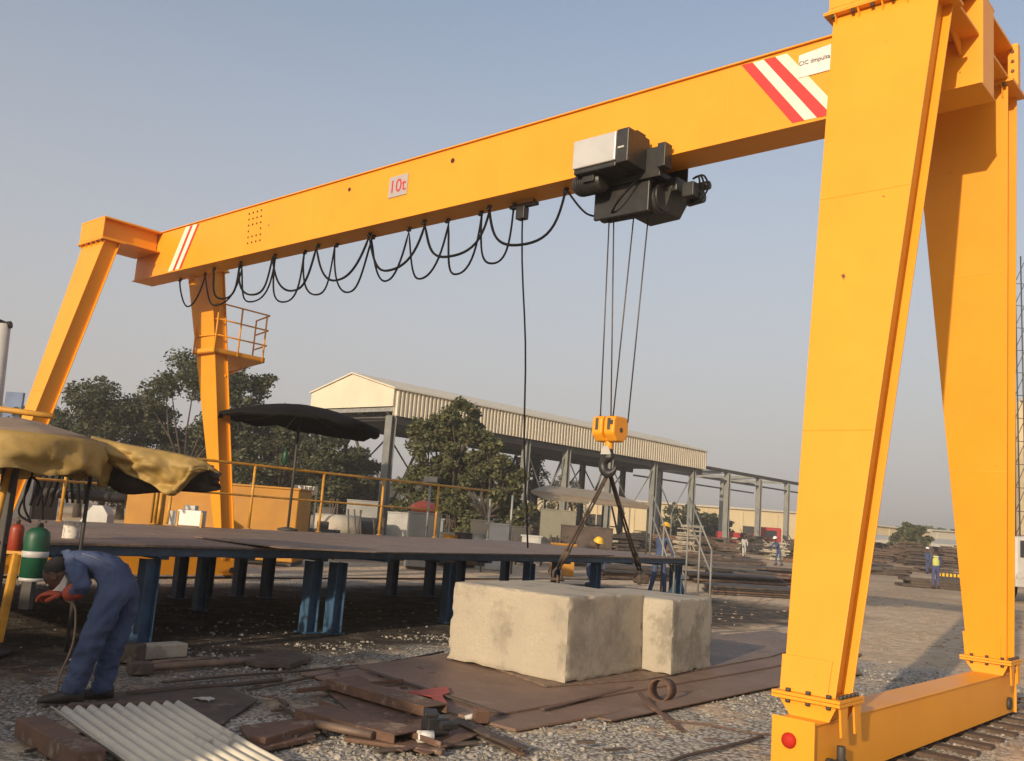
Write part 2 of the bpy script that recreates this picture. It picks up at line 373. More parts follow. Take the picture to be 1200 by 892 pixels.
stripe([c1(768, 162), c1(786, 158), c1(712, 343), c1(692, 348)], whm)
stripe([c1(786, 158), c1(797, 154), c1(722, 341), c1(712, 343)], redm)
stripe([c1(797, 154), c1(815, 150), c1(738, 336), c1(722, 341)], whm)
stripe([c1(815, 150), c1(823, 148), c1(746, 334), c1(738, 336)], redm)
MB(CM).box(6.88, 7.27, -HW-.002, -HW+.012, 5.98, 6.29).build('capacity_plate', plg, girder, .004)
text_mesh('capacity_lettering', '10t', W(7.08, -HW-.004, 6.13), -Ud, (0, 0, 1), .27, inkr, girder)
MB(CM).prism([(1.12, -HW-.001, 6.37), (1.12, -HW-.001, 6.13), (.79, -HW-.001, 6.13), (.79, -HW-.001, 6.40)], (0, .01, 0)).build('maker_plate', plw, girder, .003)
text_mesh('maker_lettering', 'CIC dmpulta', W(.955, -HW-.004, 6.275), -Ud, (0, 0, 1), .062, inkd, girder)
# cross beams at the leg heads
LEG = {'R': dict(zt=6.05, st=1.004, wt=.436, wb=.18, dt=.17, db=.148, sb=2.066, ut=-.09, ub=-.051),
       'L': dict(zt=6.05, st=1.083, wt=.457, wb=.112, dt=.149, db=.151, sb=2.231, ut=14.302, ub=14.263)}
def cross_beam(q):
    z0 = q['zt']+.03; w_ = q['wt']
    for sg in (-1, 1):
        m_ = MB(CM); a = sg*(HW+.004); b = sg*(q['st']+q['dt']+.06); y0, y1 = min(a, b), max(a, b)
        uc = q['ut']
        m_.box(uc-w_-.02, uc+w_+.02, y0, y1, TOP-.02, TOP+.012)            # top plate
        m_.box(uc-w_-.02, uc+w_+.02, y0, y1, z0, z0+.025)                  # bottom plate
        m_.box(uc-w_+.13, uc-w_+.15, y0, y1, z0+.025, TOP-.02); m_.box(uc+w_-.15, uc+w_-.13, y0, y1, z0+.025, TOP-.02)
        e = sg*(q['st']+q['dt']+.058); m_.box(uc-w_-.015, uc+w_+.015, min(e, e-sg*.02), max(e, e-sg*.02), z0+.026, TOP-.021)  # end plate, added to shade the webs behind it
        # haunch plate down the girder web
        zz = HB+.16
        h1 = sg*(HW+.004); h2 = sg*(HW+.42)
        m_.build('cross_beam', yel, crane, .004)
for q in LEG.values(): cross_beam(q)
def make_leg(q, sg, side):
    zb = .6; zt = q['zt']
    def fr(z):
        k = (z-zb)/(zt-zb); return lerp(q['sb'], q['st'], k)*sg, lerp(q['wb'], q['wt'], k), lerp(q['db'], q['dt'], k), lerp(q['ub'], q['ut'], k)
    m_ = MB(CM); tk = .016
    def slab(fa, fb):
        (s0, w0, d0, c0), (s1, w1, d1, c1_) = fr(zb), fr(zt); P = []
        for (s_, w_, d_, c_, z) in ((s0, w0, d0, c0, zb), (s1, w1, d1, c1_, zt)):
            x0, x1 = fa(w_, c_); y0, y1 = fb(s_, d_); P += [(x0, y0, z), (x1, y0, z), (x1, y1, z), (x0, y1, z)]
        m_.hexa(P)
    slab(lambda w_, c: (c-w_, c+w_), lambda s_, d: (s_-d, s_-d+tk))
    slab(lambda w_, c: (c-w_, c+w_), lambda s_, d: (s_+d-tk, s_+d))
    ins = .075 if side == 'R' else .05
    slab(lambda w_, c: (c-w_+ins, c-w_+ins+tk), lambda s_, d: (s_-d+tk, s_+d-tk))
    slab(lambda w_, c: (c+w_-ins-tk, c+w_-ins), lambda s_, d: (s_-d+tk, s_+d-tk))
    for zz_ in ((2.4, 4.3) if side == 'R' else (3.2,)):
        s_, w_, d_, c_ = fr(zz_); m_.box(c_-w_+.004, c_+w_-.004, s_-d_-.0025, s_-d_+.004, zz_, zz_+.012)
    leg = m_.build('leg', yel, crane, .003)
    # splice sleeve, flanges, gusset foot
    f_ = MB(CM); s_, w_, d_, c_ = fr(zb)
    f_.box(c_-w_-.055, c_+w_+.055, s_-d_-.06, s_+d_+.06, zb-.022, zb-.001); f_.box(c_-w_-.055, c_+w_+.055, s_-d_-.06, s_+d_+.06, zb-.046, zb-.025)
    # splice cover plate on the near face
    s2, w2, d2, c2_ = fr(.83)
    if side == 'R':
        f_.hexa([(c_-w_+.05, s_-d_-.012, zb), (c_+w_+.02, s_-d_-.012, zb), (c_+w_+.02, s_-d_-.002, zb), (c_-w_+.05, s_-d_-.002, zb),
             (c2_-w2+.05, s2-d2-.012, .83), (c2_+w2+.02, s2-d2-.012, .83), (c2_+w2+.02, s2-d2-.002, .83), (c2_-w2+.05, s2-d2-.002, .83)])
    f_.build('base_flange', yel, leg, .002)
    ft = MB(CM); zz = zb-.046
    # haunch below the flange, tapering to the end carriage
    zc = .452
    ft.prism([(c_-w_-.02, s_-d_-.02, zz), (c_+w_+.02, s_-d_-.02, zz), (c_+w_-.06, s_-d_-.02, zc-.005), (c_-w_+.03, s_-d_-.02, zc-.005)], (0, .014, 0))
    ft.prism([(c_-w_-.02, s_+d_+.006, zz), (c_+w_+.02, s_+d_+.006, zz), (c_+w_-.06, s_+d_+.006, zc-.005), (c_-w_+.03, s_+d_+.006, zc-.005)], (0, .014, 0))
    for yy in (s_-d_-.02, s_+d_-.09):
        ft.prism([(c_-w_-.045, yy, zz), (c_-w_-.045, yy+.13, zz), (c_-w_-.045, yy+.10, zc-.09), (c_-w_-.045, yy+.03, zc-.09)], (.014, 0, 0))
    ft.box(c_-w_+.05, c_+w_-.05, s_-d_+.01, s_+d_-.01, zc-.004, zz)
    ft.build('foot_gusset', yel, leg, .002)
    if side == 'R':
        for i in range(3):
            x = c_+w_-.05-i*(2*w_-.08)/2; bo = MB(CM); y = s_-d_-.033
            bo.tube([(x, y, zb-.07), (x, y, zb-.048), (x, y, zb-.046), (x, y, zb-.001), (x, y, zb), (x, y, zb+.022)], [.017, .017, .009, .009, .017, .017], 6); bo.build('bolt', dsteel, leg)
        for i in range(5):
            y = s_-d_+.02+i*(2*d_-.03)/4; bo = MB(CM); x = c_-w_-.028
            bo.cyl((x, y, zb-.001), (x, y, zb+.022), .016, n=6); bo.build('bolt', dsteel, leg)
    tf = MB(CM); s_, w_, d_, c_ = fr(zt)
    tf.box(c_-w_-.06, c_+w_+.06, s_-d_-.07, s_+d_+.07, zt, zt+.0145); tf.box(c_-w_-.06, c_+w_+.06, s_-d_-.07, s_+d_+.07, zt+.0155, zt+.029)
    for i in range(5):
        x = c_-w_+.04+i*(2*w_-.08)/4
        tf.prism([(x, s_-d_-.001, zt-.001), (x, s_-d_-.06, zt-.001), (x, s_-d_+.01, zt-.12)], (.012, 0, 0))
    tf.build('top_flange', yel, leg, .002)
    for i in range(6):
        x = c_-w_+.02+i*(2*w_-.04)/5; bo = MB(CM); y = s_-d_-.045
        bo.cyl((x, y, zt-.03), (x, y, zt+.055), .016, n=6); bo.build('bolt', rust3, leg)
    if side == 'R':     # bolted angle plate on the outer edge of the head
        an = MB(CM); an.box(c_-w_-.06, c_-w_+.03, s_-.05, s_+.04, zt+.03, TOP+.04); an.build('head_bracket', yel, leg, .003)
        for i in range(4):
            bo = MB(CM); z = zt+.08+i*.1; bo.cyl((c_-w_-.015, s_-.062, z), (c_-w_-.015, s_-.05, z), .016, n=8); bo.build('bolt', rust2, leg)
    return leg
for k, q in LEG.items():
    for sg in (-1, 1): make_leg(q, sg, k)
# two angled stays between the near head and the girder end
st = MB(CM)
for z0_, z1_ in ((6.42, 6.05),):
    st.prism([(-.40, -.95, z0_), (-.40, -.95, z0_-.12), (-.40, -HW, z1_-.12), (-.40, -HW, z1_)], (.016, 0, 0))
st.build('head_stay', yel, crane)
def carriage(uc, hw, q):
    sb = q['sb']; L0, L1 = -sb-.36, sb+.36
    m_ = MB(CM); zt = .45
    m_.hexa([(uc-hw, L0, .06), (uc+hw, L0, .06), (uc+hw, L1, .06), (uc-hw, L1, .06), (uc-hw, L0, zt-.012), (uc+hw, L0, zt-.012), (uc+hw, L1, zt-.012), (uc-hw, L1, zt-.012)])
    m_.box(uc-hw-.012, uc+hw+.012, L0+.002, L1-.002, zt-.012, zt)
    m_.box(uc-hw-.02, uc+hw+.02, L0-.016, L0, .05, zt+.02); m_.box(uc-hw-.02, uc+hw+.02, L1, L1+.016, .05, zt+.02)
    ec = m_.build('end_carriage', yel, crane, .004)
    for s_, e in ((-1, L0-.016), (1, L1+.016)):
        b_ = MB(CM); pr = [(0, 0), (.048, 0), (.05, .012), (.045, .024), (.032, .036), (.01, .042)]
        b_.tube([(uc+.02, e+s_*(h-.0), .33) for r_, h in pr[1:]], [r_ for r_, h in pr[1:]], 18); b_.build('buffer', redb, ec)
    for y in (-sb-.12, sb+.12):
        wl = MB(CM); wl.cyl((uc-hw-.03, y, .16), (uc-hw-.001, y, .16), .06, n=20); wl.cyl((uc-.05, y, .151), (uc+.05, y, .151), .14, n=24)
        wl.build('wheel', dsteel, ec)
    br = MB(CM); y = -sb-.02
    br.box(uc-hw-.07, uc-hw-.013, y-.05, y+.06, .08, .2); br.cyl((uc-hw-.05, y, .2), (uc-hw-.05, y, .29), .028, n=12)
    br.build('rail_brush', dsteel, ec, .004)
carriage(-.051, .125, LEG['R']); carriage(14.263, .13, LEG['L'])
# service platform on the far leg
zp = 4.42
pc = [gp(226.6, 415, zp), gp(250.7, 412.7, zp), gp(310, 425.4, zp), gp(268, 436.5, zp)]
cen = sum(pc, Vector())/4
sp_ = MB(); sp_.prism([p for p in pc], (0, 0, .03))
for i in range(4):
    a, b = pc[i], pc[(i+1) % 4]; dn = (b-a).normalized(); nn = Vector((-dn.y, dn.x, 0))*.02
    sp_.prism([a, b, b+Vector((0, 0, .1)), a+Vector((0, 0, .1))], nn)
spo = sp_.build('service_platform', yel, crane)
rl = MB()
top = [p+Vector((0, 0, 1.0)) for p in pc]
def at(i, h, t=0, j=None):
    p = pc[i] if j is None else pc[i].lerp(pc[j], t); return p+Vector((0, 0, h))
for h in (1.0, .68, .36):
    rl.tube([at(0, h), at(1, h), at(2, h)], .017, 6)
    rl.tube([at(2, h), at(2, h, .35, 3)], .017, 6)
for p in (at(0, 0), at(1, 0), at(1, 0, .45, 2), at(1, 0, .95, 2), at(2, 0, .35, 3)): rl.tube([p, p+Vector((0, 0, 1.0))], .018, 6)
rl.build('railing', yel, spo)
bc = MB()
for t in (.25, .75):
    a = pc[0].lerp(pc[1], t); b = W(14.1, 1.55, 4.05); bc.tube([a.lerp(pc[3], .15), b], .025, 6)
bc.tube([pc[2].lerp(pc[3], .6), W(14.0, 1.6, 4.02)], .025, 6)
bc.build('brace', yel, spo)
# rails of the crane runway
def runway(uc, lab):
    t = MB(CM)
    t.box(uc-.055, uc+.055, -14, 34, -.03, -.018); t.box(uc-.008, uc+.008, -14, 34, -.018, .0); t.box(uc-.03, uc+.03, -14, 34, -.0, .014)
    return tag(t.build('crane_rail', railm, None), lab, 'rail', 'two steel rails the crane runs on')
runway(-.051, 'worn steel rail under the near end of the gantry crane'); runway(14.263, 'steel rail under the far end of the gantry crane')
for i in range(26):
    v = -3.2+i*.42
    sl = MB(); c = W(-.051-.1+random.uniform(-.03, .03), v, -.012); sl.obox(c, .62, .15, .05, math.atan2(Ud.y, Ud.x)+random.uniform(-.06, .06))
    single(sl, 'rail_tie', wood, 'short half buried tie beneath the near crane rail', 'rail tie', 'rail ties along the near crane rail', .008)

# ================================================================== WIRE ROPE HOIST
hu, hv = 3.3, -.5
ho = thing('wire_rope_hoist', 'black wire rope hoist with silver control cabinet hanging under the girder', 'hoist', W(3.2, 0, 5.0))
MB(CM).box(2.96, 3.54, -.66, -.36, 5.50, 5.83).build('control_cabinet', silv, ho, .012)
m_ = MB(CM); m_.box(2.80, 2.958, -.65, -.24, 5.46, 5.845); m_.prism([(2.80, -.5, 5.847), (2.95, -.5, 5.847), (2.92, -.45, 5.89), (2.83, -.45, 5.89)], (0, .18, 0))
m_.box(2.962, 3.53, -.64, -.3, 5.44, 5.497); m_.build('resistor_box', blk, ho, .012)
MB(CM).box(2.85, 2.93, -.658, -.651, 5.62, 5.64).build('label_plate', whp, ho)
mo = MB(CM); mo.tube([(3.64, -.42, 5.40), (3.60, -.42, 5.40), (3.30, -.42, 5.40), (3.26, -.42, 5.40)], [.10, .125, .125, .11], 20)
for i in range(9): mo.tube([(3.57-i*.03, -.42, 5.40), (3.56-i*.03, -.42, 5.40)], .133, 20)
mo.box(3.3, 3.45, -.575, -.52, 5.36, 5.47); mo.build('motor', blk, ho, .003)
fr_ = MB(CM)
fr_.box(2.62, 3.72, -.29, -.27, 5.38, 5.72); fr_.box(2.62, 3.72, .27, .29, 5.30, 5.78)
for u in (2.72, 3.6): fr_.box(u-.04, u+.04, -.27, .27, 5.42, 5.48)
fr_.box(2.52, 2.62, -.36, -.22, 5.45, 5.72); fr_.build('trolley_frame', blk, ho, .006)
for u in (2.8, 3.5):
    for v in (-.2, .2):
        wl = MB(CM); wl.cyl((u, v-.045, 5.69), (u, v+.045, 5.69), .06, n=18); wl.build('wheel', dsteel, ho)
sr_ = MB(CM); sr_.box(2.78, 3.52, -.24, -.19, 5.03, 5.42); sr_.box(2.78, 3.52, -.19, .18, 5.385, 5.41); sr_.build('drum_cover', blk, ho, .01)
dr = MB(CM); dr.cyl((2.75, -.02, 5.22), (3.55, -.02, 5.22), .15, n=24)
for i in range(16): dr.tube([(2.85+i*.04, -.02, 5.22), (2.87+i*.04, -.02, 5.22)], .158, 24)
dr.cyl((2.72, -.02, 5.24), (2.76, -.02, 5.24), .155, n=24); dr.cyl((3.52, -.02, 5.24), (3.56, -.02, 5.24), .155, n=24); dr.build('rope_drum', blk, ho)
gbx = MB(CM); gbx.hexa([(2.74, .02, 5.09), (3.14, .02, 5.07), (3.14, .36, 5.07), (2.74, .36, 5.09), (2.62, -.02, 5.36), (3.25, -.02, 5.36), (3.25, .4, 5.36), (2.62, .4, 5.36)])
gbx.box(2.58, 2.74, .0, .34, 5.3, 5.46); gbx.build('gearbox', blk, ho, .015)
bk = MB(CM); bk.cyl((2.55, .2, 5.25), (2.36, .2, 5.25), .085, .07, 16); bk.box(2.36, 2.5, -.02, .1, 5.2, 5.36); bk.cyl((2.5, .32, 5.42), (2.36, .32, 5.42), .05, n=12); bk.build('brake', blk, ho, .006)
hc = MB()
def hose(pts, r=.012, k=10, mb=None):
    out = []; P = [Vector(p) for p in pts]
    P = [P[0]]+P+[P[-1]]
    for i in range(1, len(P)-2):
        for j in range(k):
            t = j/k; a, b, c, d = P[i-1], P[i], P[i+1], P[i+2]
            out.append(.5*((2*b)+(-a+c)*t+(2*a-5*b+4*c-d)*t*t+(-a+3*b-3*c+d)*t**3))
    out.append(P[-2]); return out
for dz in (0, .05, .1):
    hc.tube(hose([W(2.5, .2, 5.48), W(2.34, .15-dz, 5.47-dz*.5), W(2.26+dz, .12, 5.3), W(2.36, .1, 5.16+dz), W(2.5, .15, 5.2)]), .011, 6)
hc.tube(hose([W(2.9, -.3, 5.38), W(3.1, -.35, 5.16), W(3.3, -.2, 5.08), W(3.38, 0, 5.2)]), .012, 6)
hc.build('power_hose', rub, ho)
# ropes
HT = 2.80
rp = [((715, 236), (703.5, 492)), ((720, 236), (716, 492)), ((743, 256), (718, 491)), ((760, 259), (736, 490))]
for i, (a, b) in enumerate(rp):
    vv_ = (-.05, -.03, .04, .06)[i]; ua = onv(*a, vv_)[0]; ub = onv(*b, vv_)[0]
    r_ = MB(); r_.tube([W(ua, vv_, 5.2), W(ub, vv_, HT-.06)], .0085, 6); r_.build('hoist_rope', rope, ho)
# hook block
hk = thing('hook_block', 'yellow hook block with black hook hanging on four wire ropes', 'hook block', W(3.27, 0, 2.2))
for uc in (3.365, 3.205):
    b_ = MB(CM)
    b_.prism([(uc-.07, -.14, HT-.04), (uc-.07, -.1, HT), (uc-.07, .1, HT), (uc-.07, .14, HT-.04), (uc-.07, .14, HT-.2), (uc-.07, .07, HT-.28), (uc-.07, -.07, HT-.28), (uc-.07, -.14, HT-.2)], (.14, 0, 0))
    b_.build('sheave_housing', yel, hk, .02, seg=3)
    s_ = MB(CM); s_.box(uc-.012, uc+.012, -.1, .1, HT, HT+.004); s_.box(uc-.02, uc+.02, -.142, -.13, HT-.16, HT-.03); s_.cyl((uc-.073, 0, HT-.15), (uc+.073, 0, HT-.15), .028, n=16); s_.build('sheave', rust3, hk)
y_ = MB(CM); y_.box(3.255, 3.315, -.06, .06, HT-.27, HT-.08); y_.cyl((3.285, 0, HT-.36), (3.285, 0, HT-.25), .045, n=14); y_.build('yoke', yel, hk, .006)
MB(CM).prism([(3.33, -.05, HT-.33), (3.26, -.05, HT-.33), (3.22, -.05, HT-.42), (3.36, -.05, HT-.42)], (0, .01, 0)).build('tag_plate', whp, hk)
MB(CM).prism([(3.15, -.146, HT-.05), (3.19, -.146, HT-.05), (3.19, -.146, HT-.1), (3.15, -.146, HT-.1)], (0, .01, 0)).build('rating_label', dsteel, hk)
hp = []; rr_ = []
for i in range(22):
    a = R(95-i*13.2); rad = .085; hp.append(W(3.285+rad*math.cos(a)-.02, 0, HT-.54+rad*math.sin(a))); rr_.append(.045 if i < 15 else .045-(i-14)*.005)
hb_ = MB(); hb_.tube([W(3.285, 0, HT-.34)]+hp, [.035]+[q*1.15 for q in rr_], 10); hb_.build('hook', blk, hk)
# slings
ringc = W(3.265, 0, HT-.60)
def sling(A, nm, lab):
    t = thing('chain_sling', lab, 'lifting sling', A, 'wire slings from the hook to the concrete blocks')
    A = Vector(A)
    for o_ in (-.025, .025):
        m = MB(); top_ = ringc+Ud*o_*.6; bot = A+Vector((0, 0, .16))+Ud*o_
        m.tube([top_.lerp(bot, k/8) + Vector((0, 0, -.02*math.sin(math.pi*k/8))) for k in range(9)], .014, 6); m.build('wire_leg', rust3, t)
        mm = MB(); q0 = top_.lerp(bot, .30); q1 = top_.lerp(bot, .38); mm.tube([q0, q1], .019, 8); mm.build('ferrule', whp, t)
        mm = MB(); q0 = top_.lerp(bot, .80); q1 = top_.lerp(bot, .93); mm.tube([q0, q1], .026, 8); mm.build('thimble', rust3, t)
    sh = MB(); sh.tube([A+Vector((-.05, 0, .01)), A+Vector((-.055, 0, .12)), A+Vector((0, 0, .19)), A+Vector((.055, 0, .12)), A+Vector((.05, 0, .01))], .016, 8)
    sh.cyl(A+Vector((-.085, 0, .03)), A+Vector((.085, 0, .03)), .017, n=10); sh.build('shackle', rust3, t)
    ey = MB(); ey.tube([A+Vector((0, -.05, -.03)), A+Vector((0, -.05, .04)), A+Vector((0, 0, .075)), A+Vector((0, .05, .04)), A+Vector((0, .05, -.03))], .014, 8); ey.build('lifting_eye', rust2, t)
ZT = .885
A1 = gp(653, 682, ZT); A2 = gp(749, 683, ZT)
sling(A1, 'a', 'wire sling down to the near left shackle on the big block')
sling(A2, 'b', 'wire sling down to the dark shackle at the back of the big block')
ub_, vb_ = uvof(A2)
lm = MB(); lm.obox(A2+Vector((.03, .02, .05)), .17, .15, .12, .4); single(lm, 'wooden_packer', rust3, 'dark packing lump beside the rear shackle on the big block', 'packer', None, .02)

# ================================================================== CONCRETE BLOCKS
def rough_block(A, B, Cc, z0, z1, name, m, lab, seed, taper=.03):
    A, B, Cc = Vector(A), Vector(B), Vector(Cc); e1 = A-B; e2 = Cc-B
    N = 26; bm = bmesh.new(); rnd = random.Random(seed)
    bmesh.ops.create_cube(bm, size=1)
    bmesh.ops.subdivide_edges(bm, edges=bm.edges[:], cuts=47, use_grid_fill=True)
    c = Vector((B.x, B.y, 0))+e1/2+e2/2
    for v in bm.verts:
        a, b, d = v.co.x, v.co.y, v.co.z
        k = 1-taper*(d+.5)
        n1 = noise.fractal(Vector((a*1.6+seed, b*1.6, d*1.6)), 1, 2, 4)*.008
        n2 = noise.noise(Vector((a*7+seed, b*7, d*7)))*.003
        e_ = sorted((abs(a), abs(b), abs(d)))[1]; w_ = max(0, (e_-.46)/.04)**1.5
        ch = (.008+max(0, noise.noise(Vector((a*6, b*6, d*6+seed)))-.12)*.08+max(0, noise.noise(Vector((a*17, b*17, d*17+seed))))*.02)*w_
        low = .035*max(0, noise.noise(Vector((a*6, b*6, 2+seed)))) if d < -.4 else 0
        P = c+(e1*a+e2*b)*(k-n1*1.2-n2-max(0, ch)); P.z = lerp(z0, z1, d+.5)+(n1*.6+n2 if d > 0 else low*max(0, -d-.35)*6)-(max(0, ch)*.9 if d > 0 else 0)
        v.co = P
    me = bpy.data.meshes.new(name); bm.to_mesh(me); bm.free(); me.materials.append(m)
    for p in me.polygons: p.use_smooth = True
    me.set_sharp_from_angle(angle=R(40)) if hasattr(me, 'set_sharp_from_angle') else None
    o = bpy.data.objects.new(name, me); 
    off = Vector((c.x, c.y, z0))
    for v in me.vertices: v.co -= off
    o.location = off; COL.objects.link(o); return tag(o, lab, 'concrete block')
zb0 = .062
BA, BB, BC = gp(522, 771, zb0), gp(662, 801, zb0), gp(754, 785, zb0)
rough_block(BA, BB, BC, zb0, ZT, 'concrete_block', conc, 'large rough cast concrete block nearest the camera, hooked to the slings', 3)
E0 = gp(786, 791, zb0); F0 = gp(846, 770, zb0)
d2 = Vector((.58, .81, 0)).normalized()*1.12; n2 = Vector((-.81, .58, 0)).normalized()*1.2
rough_block(E0+n2, E0, E0+d2, zb0, ZT-.03, 'concrete_block', conc2, 'smaller weathered concrete block standing behind and right of the hooked one', 11)

# ================================================================== PLATES, SCRAP
def plate(px, z, th, m, name, lab, cat='steel plate', group=None):
    P = [gp(x, y, z) for x, y in px]; b = MB(); b.prism([(p.x, p.y, z) for p in P], (0, 0, th)); return single(b, name, m, lab, cat, group, .004)
gpl = 'steel plates lying under the concrete blocks'
plate([(352, 791), (545, 765), (900, 742), (1010, 768), (900, 805), (604, 858)], -.006, .022, rust, 'steel_plate', 'lowest and widest rusty plate under the concrete blocks', group=gpl)
plate([(420, 783), (560, 762), (905, 745), (985, 765), (905, 783), (590, 838)], .0175, .02, rust, 'steel_plate', 'upper rusty plate that the concrete blocks stand on', group=gpl)
plate([(540, 770), (905, 740), (960, 752), (905, 770), (760, 797), (640, 806)], .039, .018, deck, 'steel_plate', 'topmost plate directly beneath the two blocks', group=gpl)
plate([(700, 843), (905, 788), (1000, 778), (1010, 790), (905, 806), (716, 846)], .0175, .016, rust, 'steel_plate', 'narrow strip of plate along the right front edge of the stack', group=gpl)
plate([(196, 806), (258, 803), (303, 821), (260, 850), (120, 842), (115, 815)], .0, .012, rust3, 'steel_plate', 'dark flat plate with white scrap lying behind the corrugated sheet')
plate([(280, 856), (352, 846), (370, 868), (300, 884)], .0, .03, rust2, 'steel_plate', 'short thick rusty plate right of the corrugated sheet')
plate([(372, 800), (420, 792), (560, 862), (500, 886), (440, 862)], .012, .01, rust2, 'steel_plate', 'small rusty plate beneath the scrap channels')
wr = MB(); P = gp(238, 821, .014)
for i in range(14): wr.obox(P+Vector((random.uniform(-.07, .07), random.uniform(-.04, .04), .01+random.uniform(0, .01))), .05, .025, .006, random.uniform(0, 3), random.uniform(-.5, .5))
single(wr, 'paper_scrap', whp, 'crumpled white paper scrap on the dark plate', 'litter')
def beam_between(a, b, w_, h_, m, name, lab, cat, z=.0, shape='C', group=None, roll=0):
    A = gp(*a, z); B = gp(*b, z); d = (B-A); L = d.length; d.normalize(); nrm = Vector((-d.y, d.x, 0)); b_ = MB()
    t = .012
    def bar(x0, x1, z0, z1):
        b_.hexa([A+nrm*x0+Vector((0, 0, z0)), A+nrm*x1+Vector((0, 0, z0)), B+nrm*x1+Vector((0, 0, z0)), B+nrm*x0+Vector((0, 0, z0)), A+nrm*x0+Vector((0, 0, z1)), A+nrm*x1+Vector((0, 0, z1)), B+nrm*x1+Vector((0, 0, z1)), B+nrm*x0+Vector((0, 0, z1))])
    if shape == 'C':
        bar(-w_/2, w_/2, h_-t, h_); bar(-w_/2, -w_/2+t, 0, h_-t); bar(w_/2-t, w_/2, 0, h_-t)
    elif shape == 'L': bar(-w_/2, w_/2, 0, t); bar(-w_/2, -w_/2+t, t, h_)
    elif shape == 'I': bar(-w_/2, w_/2, 0, t); bar(-t/2, t/2, t, h_-t); bar(-w_/2, w_/2, h_-t, h_)
    elif shape == 'B': bar(-w_/2, w_/2, 0, h_)
    return single(b_, name, m, lab, cat, group, .003 if shape != 'B' else .01)
gs = 'scrap steel sections in the front pile'
beam_between((395, 805), (510, 838), .26, .075, rust2, 'steel_channel', 'wide rusty channel with white mark, upper piece of the scrap pile', 'steel channel', .045, 'C', gs)
beam_between((362, 838), (478, 868), .30, .06, rust2, 'steel_channel', 'wide rusty channel lying at the front of the scrap pile', 'steel channel', .03, 'C', gs)
beam_between((520, 845), (612, 884), .10, .05, rust3, 'steel_angle', 'long dark bar reaching right out of the scrap pile', 'steel bar', .0, 'I', gs)
beam_between((300, 878), (365, 858), .13, .08, rust2, 'steel_angle', 'short brown bar left of the scrap channels', 'steel bar', .0, 'B', gs)
pp = MB(); a, b = gp(369, 848, .07), gp(437, 862, .06); pp.tube([a, b], .028, 14); single(pp, 'steel_pipe', pipem, 'short pipe lying in front of the rusty channel', 'pipe')
a = gp(497, 868, .03); can = MB(); can.cyl(a+Vector((-.05, 0, .02)), a+Vector((.06, .03, .02)), .045, n=16); single(can, 'drink_can', tincol, 'crushed pale can at the right end of the scrap pile', 'can')
a = gp(510, 850, .09); hg = MB(); hg.obox(a, .17, .13, .12, .5); hg.obox(a+Vector((.1, -.05, .02)), .14, .05, .05, .5, .3); hg.obox(a+Vector((-.04, .02, .08)), .1, .1, .03, .2, .2)
single(hg, 'steel_clamp', blk, 'black machined clamp resting on the scrap channels', 'clamp', None, .008)
tr = MB(); z = .045; P = [gp(x, y, z) for x, y in ((478, 812), (524, 806), (527, 813), (518, 816), (526, 829), (517, 829), (505, 817))]; tr.prism(P, (0, 0, .012)); single(tr, 'red_bracket', primer, 'flat red primed bracket on the plate behind the scrap', 'bracket')
a = gp(563, 846, .02); cb = MB(); cb.obox(a+Vector((0, 0, .05)), .12, .07, .1, .3, .3); single(cb, 'angle_cleat', rust2, 'small upright rusty cleat at the plate corner', 'cleat', None, .004)
a = gp(545, 842, .03); cb = MB(); cb.cyl(a, a+Vector((.09, .02, .03)), .022, n=12); single(cb, 'tin_tube', whp, 'small white tube beside the rusty cleat', 'tube')
beam_between((560, 852), (612, 886), .05, .02, rust2, 'flat_bar', 'thin flat bar crossing the gravel below the plates', 'flat bar', .0, 'B')
rnd = random.Random(31)
for k, (a, b, w_, h_, sh_, lab) in enumerate([((378, 826), (520, 876), .07, .04, 'L', 'angle bar lying across the front of the scrap channels'), ((430, 786), (590, 838), .05, .015, 'B', 'long flat bar lying on the plate behind the red bracket'),
        ((345, 812), (470, 800), .06, .04, 'L', 'short angle bar across the left corner of the plate'), ((440, 882), (560, 872), .06, .02, 'B', 'flat bar at the very front of the scrap pile'),
        ((405, 868), (520, 884), .09, .03, 'B', 'broad flat bar in the gravel below the front channel'), ((330, 830), (385, 862), .05, .03, 'L', 'small angle piece left of the front channel'),
        ((635, 832), (740, 806), .05, .012, 'B', 'thin flat bar on the plates in front of the big block')]):
    beam_between(a, b, w_, h_, [rust2, rust3][k % 2], 'scrap_bar', lab, 'steel bar', .035 if k in (0, 1, 2, 6) else .0, sh_, gs)
for k in range(70):
    px, py = rnd.uniform(10, 860), rnd.uniform(770, 888); p = gp(px, py, 0)
    if rnd.random() < .5 and px > 300: px = rnd.uniform(300, 560); p = gp(px, py, 0)
    m = MB(); L_ = rnd.uniform(.04, .2); m.obox((p.x, p.y, .012 if px < 350 else .03), L_, rnd.uniform(.012, .05), rnd.uniform(.006, .02), rnd.uniform(0, 3.1), rnd.uniform(-.12, .12), rnd.uniform(-.1, .1))
    single(m, 'steel_offcut', [rust2, rust3, rust3, wood][k % 4], 'small rusty offcut lying on the ground in the foreground', 'offcut', 'small offcuts strewn over the foreground')
